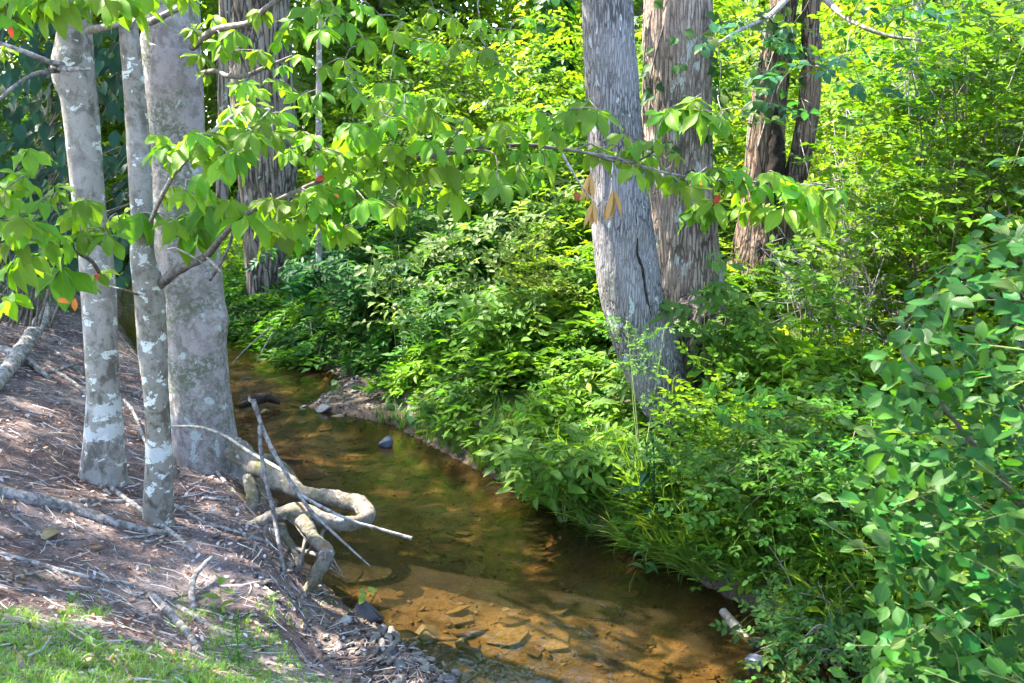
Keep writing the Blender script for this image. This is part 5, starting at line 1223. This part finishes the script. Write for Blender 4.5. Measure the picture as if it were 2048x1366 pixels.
# the dead forked sapling leaning over the water
db0 = np.array([*PY(740, 1132, 4.95)]); ft = PY(582, 1195, 5.0)
ds_ = thing('dead_forked_branch', 'pale dead forked branch standing in the roots and leaning over the water', 'branch', ft)
for rows, lab in (([(506, 800, 5.35, 13), (516, 830, 5.35, 9), (535, 880, 5.3, 10), (565, 935, 5.25, 9), (595, 985, 5.2, 8), (625, 1025, 5.15, 7), (680, 1078, 5.05, 5), (740, 1132, 4.95, 3)], 'main stem'),
                  ([(519, 850, 5.3, 9), (522, 900, 5.28, 9), (532, 960, 5.25, 9), (548, 1030, 5.2, 9), (560, 1100, 5.1, 8), (572, 1160, 5.05, 7), (585, 1200, 5.0, 5)], 'fork'),
                  ([(598, 988, 5.2, 7), (640, 1012, 5.2, 7), (700, 1040, 5.2, 6), (760, 1058, 5.2, 6), (824, 1077, 5.2, 8)], 'fork'),
                  ([(510, 806, 5.35, 9), (500, 800, 5.33, 7), (498, 792, 5.33, 2)], 'fork')):
    bt = Batch(); bt.tube(pathY(rows), 60, 8, rough_disp(.16, 30, 3)); bt.build('branch', M['drift'], ds_)
vb = thing('bare_vine', 'thin bare vine arching from the big trunk down to the roots', 'vine', PY(345, 852, 6.2))
bt = Batch(); bt.tube(pathY([(345, 852, 6.2, 5), (400, 855, 6.1, 6), (450, 872, 6.0, 6), (500, 905, 5.8, 7), (545, 930, 5.6, 7), (572, 945, 5.4, 5)]), 40, 6, rough_disp(.1, 30, 3)); bt.build('vine_stem', M['twig'], vb)
# twigs dangling from the far bank into the water
for i, (rows) in enumerate([[(545, 650, 11.3, 6), (500, 690, 11.0, 5), (465, 725, 10.8, 3)], [(545, 665, 11.2, 5), (525, 700, 11.0, 4), (512, 725, 10.9, 2)], [(648, 668, 11.0, 5), (640, 700, 10.8, 4), (634, 726, 10.7, 3)], [(620, 640, 11.2, 4), (625, 680, 11.0, 3), (622, 700, 10.9, 2)]]):
    pr = pathY(rows); pr[:, 3] *= .55; bt = Batch(); bt.tube(pr, 16, 5, rough_disp(.1, 20, i)); o = bt.build('dangling_twig', M['twig'])
    tag(o, ['long bare twig slanting into the water at the far bend', 'second bare twig dipping into the far bend', 'forked twig touching the water under the ferny bank', 'short twig hanging from the ferny bank'][i], 'twig')

# ------------------------------------------------------------------ stones
def hull_mesh(name, r, sx, sy, sz, n=16, mat=None, boxy=.0, bevel=.06):
    bm = bmesh.new()
    for k in range(n):
        v = unit(r.normal(0, 1, 3)); v = v/np.max(np.abs(v))**boxy; bm.verts.new((v[0]*sx*r.uniform(.8, 1.1), v[1]*sy*r.uniform(.8, 1.1), v[2]*sz*r.uniform(.8, 1.1)))
    res = bmesh.ops.convex_hull(bm, input=bm.verts); bmesh.ops.delete(bm, geom=[g for g in res['geom_interior'] if isinstance(g, bmesh.types.BMVert)], context='VERTS')
    if bevel: bmesh.ops.bevel(bm, geom=list(bm.edges), offset=bevel*min(sx, sy, sz), segments=1, affect='EDGES', profile=.6)
    me = bpy.data.meshes.new(name); bm.to_mesh(me); bm.free()
    if mat: me.materials.append(mat)
    return me
def slab_mesh(name, r, mat):
    n = int(r.integers(5, 8)); a = np.sort(r.uniform(0, 6.28, n)+np.arange(n)*.0); a = np.linspace(0, 6.28, n, endpoint=False)+r.uniform(-.35, .35, n); rad = r.uniform(.7, 1.1, n); el = r.uniform(.5, .9)
    V = [(math.cos(t_)*q*1.0, math.sin(t_)*q*el, s*(.085 if s > 0 else .085)+r.normal(0, .012)) for s in (1, -1) for t_, q in zip(a, rad*1.0)]
    bm = bmesh.new(); vs = [bm.verts.new(v) for v in V]; res = bmesh.ops.convex_hull(bm, input=bm.verts)
    bmesh.ops.delete(bm, geom=[g for g in res['geom_interior'] if isinstance(g, bmesh.types.BMVert)], context='VERTS')
    bmesh.ops.dissolve_limit(bm, angle_limit=.2, verts=bm.verts, edges=bm.edges); bmesh.ops.bevel(bm, geom=list(bm.edges), offset=.025, segments=1, affect='EDGES')
    me = bpy.data.meshes.new(name); bm.to_mesh(me); bm.free(); me.materials.append(mat); return me
qr = np.random.default_rng(23)
SLABS = [slab_mesh('slab', qr, M['bed_stone']) for _ in range(10)]
def flat_R(r, tilt=.12): return np.array(Matrix.Rotation(r.uniform(0, 6.28), 3, 'Z') @ Matrix.Rotation(r.normal(0, tilt), 3, 'X') @ Matrix.Rotation(r.normal(0, tilt), 3, 'Y'))
k = 0; nslab = 0
while nslab < 290 and k < 4000:
    k += 1; y = 3.9+7.6*qr.random()**1.5; xl, xr = np.interp(y, YL, XL), np.interp(y, YR, XR); x = qr.uniform(xl+.05, xr-.05)
    p = np.array([x, y, float(H(x, y))]); v, _, _ = in_view(p[None], 20)
    if not v[0]: continue
    s = .03+.12*qr.random()**3.0; p[2] = min(p[2]+s*.05, -.02-s*.09)
    o = place('slab_stone', SLABS[int(qr.integers(0, 10))], p, flat_R(qr), (s, s, s*qr.uniform(.45, .9)), ground); nslab += 1
def rock(name, label, px, py, wpx, hpx, mat, boxy=.4, seed=1, z=None, dpx=None, cat='stone', n=16):
    p = G(px, py) if z is None else Gw(px, py); D = depth_of(p)/FPX; w, h = wpx*D/2, hpx*D/2; r = np.random.default_rng(seed)
    me = hull_mesh(name, r, w, w*.75 if dpx is None else dpx*D/2, h, n, M[mat], boxy, .10)
    o = bpy.data.objects.new(name, me); COL.objects.link(o); o.location = (p[0], p[1], p[2]+h*.45); o.rotation_euler = (r.normal(0, .1), r.normal(0, .1), r.normal(0, .3)); return tag(o, label, cat)
rock('stone', 'black angular rock with a small plant on top at the gravel edge', 735, 1235, 80, 62, 'black_rock', .5, 4)
rock('stone', 'smooth blue grey stone on top of the dark block at the water', 926, 1292, 40, 28, 'blue_rock', .2, 5)
rock('stone', 'dark wet block at the tip of the gravel', 938, 1322, 60, 46, 'black_rock', .6, 6)
rock('stone', 'large pale sunlit stone on the gravel bar', 862, 1275, 84, 34, 'pale_rock', .4, 7)
rock('stone', 'small reddish brown stone beside the dark block', 893, 1302, 34, 28, 'bed_stone', .3, 8)
rock('stone', 'dark flat stone in the middle of the gravel bar', 790, 1310, 40, 28, 'black_rock', .5, 9)
rock('stone', 'grey brown stone near the bottom of the gravel bar', 800, 1335, 36, 26, 'grey_rock', .4, 10)
rock('stone', 'pale stone at the upper end of the gravel bar', 690, 1245, 30, 22, 'pale_rock', .4, 11)
rock('stone', 'black stone beside the pale gravel stone', 765, 1262, 26, 20, 'black_rock', .3, 12)
rock('stone', 'grey rock standing in the dark water beside the right bank', 1512, 1330, 48, 34, 'blue_rock', .4, 13, z=0)
rock('stone', 'small broken rock at the end of the sunken branch', 1512, 1290, 30, 26, 'black_rock', .5, 14, z=0)
rock('stone', 'dark rock on the tip of the far gravel spit', 770, 892, 36, 26, 'blue_rock', .5, 15, z=0)
rock('stone', 'flat grey slab on the far gravel spit', 642, 822, 46, 18, 'grey_rock', .5, 16)
rock('stone', 'rusty brown stone at the edge of the far gravel spit', 678, 836, 38, 16, 'bed_stone', .3, 17)
rock('stone', 'dark low stone between the far spit and the log', 605, 826, 30, 14, 'black_rock', .4, 18)
rock('stone', 'red brown stone in the water by the sunken log', 528, 826, 26, 14, 'bed_stone', .3, 19, z=0)
rock('stone', 'flat brown stone half buried in the bank', 100, 1072, 60, 22, 'bed_stone', .4, 20)
rock('stone', 'second flat stone in the bank litter below the log', 190, 1098, 48, 16, 'bed_stone', .4, 21)
rock('stone', 'dark mossy stone at the foot of the far ferny bank', 480, 590, 46, 50, 'grey_rock', .3, 22)
# plant on the black rock
bp = G(735, 1235)+np.array([0, 0, .13]); pl = thing('rock_plant', 'small yellow green plant growing on the black rock', 'plant', bp)
me = single_leaf_mesh('round_leaf', M['leaf'], (.22, .30, .05), .8, .2, .3, 4, .5)
for kk in range(9):
    a = qr.uniform(0, 6.28); place('leaf', me, bp+np.array([math.cos(a)*.015, math.sin(a)*.015, qr.uniform(-.01, .03)]), rot_to((math.cos(a), math.sin(a)-.4, qr.uniform(-.5, .9)), (0, -.5, 1)), qr.uniform(.03, .055), pl)
# sunken log and driftwood
def wood(name, label, rows, mat, cat='log'):
    bt = Batch(); bt.tube(pathY(rows), 40, 12, rough_disp(.18, 14, 3)); return tag(bt.build(name, M[mat]), label, cat)
wood('sunken_log', 'dark wet piece of wood lying in the water at the far spit', [(478, 812, 9.0, 12), (510, 800, 9.1, 20), (535, 796, 9.2, 18), (560, 806, 9.2, 8)], 'dark_wood')
wood('sunken_branch', 'broken grey branch sticking out of the dark water near the right bank', [(1445, 1222, 5.0, 16), (1468, 1250, 4.9, 20), (1490, 1275, 4.8, 18), (1510, 1296, 4.75, 10)], 'stem', 'branch')
# pebbles and silt on the creek bed
BEDP = [hull_mesh('bed_pebble', qr, 1, .7, .35, 9, None, .2, 0) for _ in range(5)]
# pebbles on the two bars
PEB = [hull_mesh('pebble', qr, 1, .75, .5, 12, M['pebble'], .2, .12) for _ in range(8)]
npb = 0; k = 0; gp, gs = [], []
while k < 2900:
    k += 1
    if qr.random() < .62: y = qr.normal(4.35, .42); x = np.interp(y, YL, XL)+.10-qr.random()**1.3*.75
    else: y = qr.normal(9.5, .65); x = np.interp(y, YR, XR)-.12+qr.random()**1.3*.85
    p = np.array([x, y, float(H(x, y))])
    if not in_view(p[None], 20)[0][0]: continue
    s = .010+.035*qr.random()**2.6
    if s > .020 and npb < 260: place('pebble', PEB[int(qr.integers(0, 8))], p+[0, 0, s*.25], flat_R(qr, .3), s, ground); npb += 1
    else: gp.append(p+[0, 0, .003]); gs.append(s*.6)
def hull_t(me):
    t = Tm(); V = np.array([v.co for v in me.vertices]); tr = []
    for f in me.polygons:
        vs = list(f.vertices); tr += [(vs[0], vs[i], vs[i+1]) for i in range(1, len(vs)-1)]
    t.add(V, t=np.array(tr)); return t.done()
GRV = [hull_t(hull_mesh('grain', qr, 1, .75, .5, 8, None, .1, 0)) for _ in range(5)]
gp = np.array(gp); R = np.array([flat_R(qr, .4) for _ in gp]); gc = np.array([(.9, .9, .95), (1.2, 1.1, 1.0), (.5, .5, .55), (1.3, .95, .7), (1.7, 1.65, 1.6)])[qr.integers(0, 5, len(gp))]
M['gravel'] = plain_mat('gravel', (.10, .085, .075), (.30, .26, .22), 12, .65, .3, .4, attr=True)
by = 3.8+9*qr.random(3200)**1.4; bx = np.interp(by, YL, XL)+(np.interp(by, YR, XR)-np.interp(by, YL, XL))*qr.random(3200); bpz = np.stack([bx, by, np.minimum(H(bx, by)+.004, -.03)], -1); vv = in_view(bpz, 20)[0]; bpz = bpz[vv]
bo = scatter('gravel', [hull_t(m_) for m_ in BEDP], bpz, np.array([flat_R(qr, .3) for _ in bpz]), .008+.03*qr.random(len(bpz))**2.5, np.clip(np.array([(.55, .42, .26), (.8, .6, .36), (.35, .28, .2), (1., .72, .42)])[qr.integers(0, 4, len(bpz))], 0, 1), M['gravel']); tag(bo, 'small stones on the creek bed under the water', 'gravel', kind='stuff')
o = scatter('gravel', GRV, gp, R, np.array(gs), np.clip(gc*.26, 0, 1), M['gravel']); tag(o, 'fine gravel of the two bars at the water edge', 'gravel', kind='stuff')
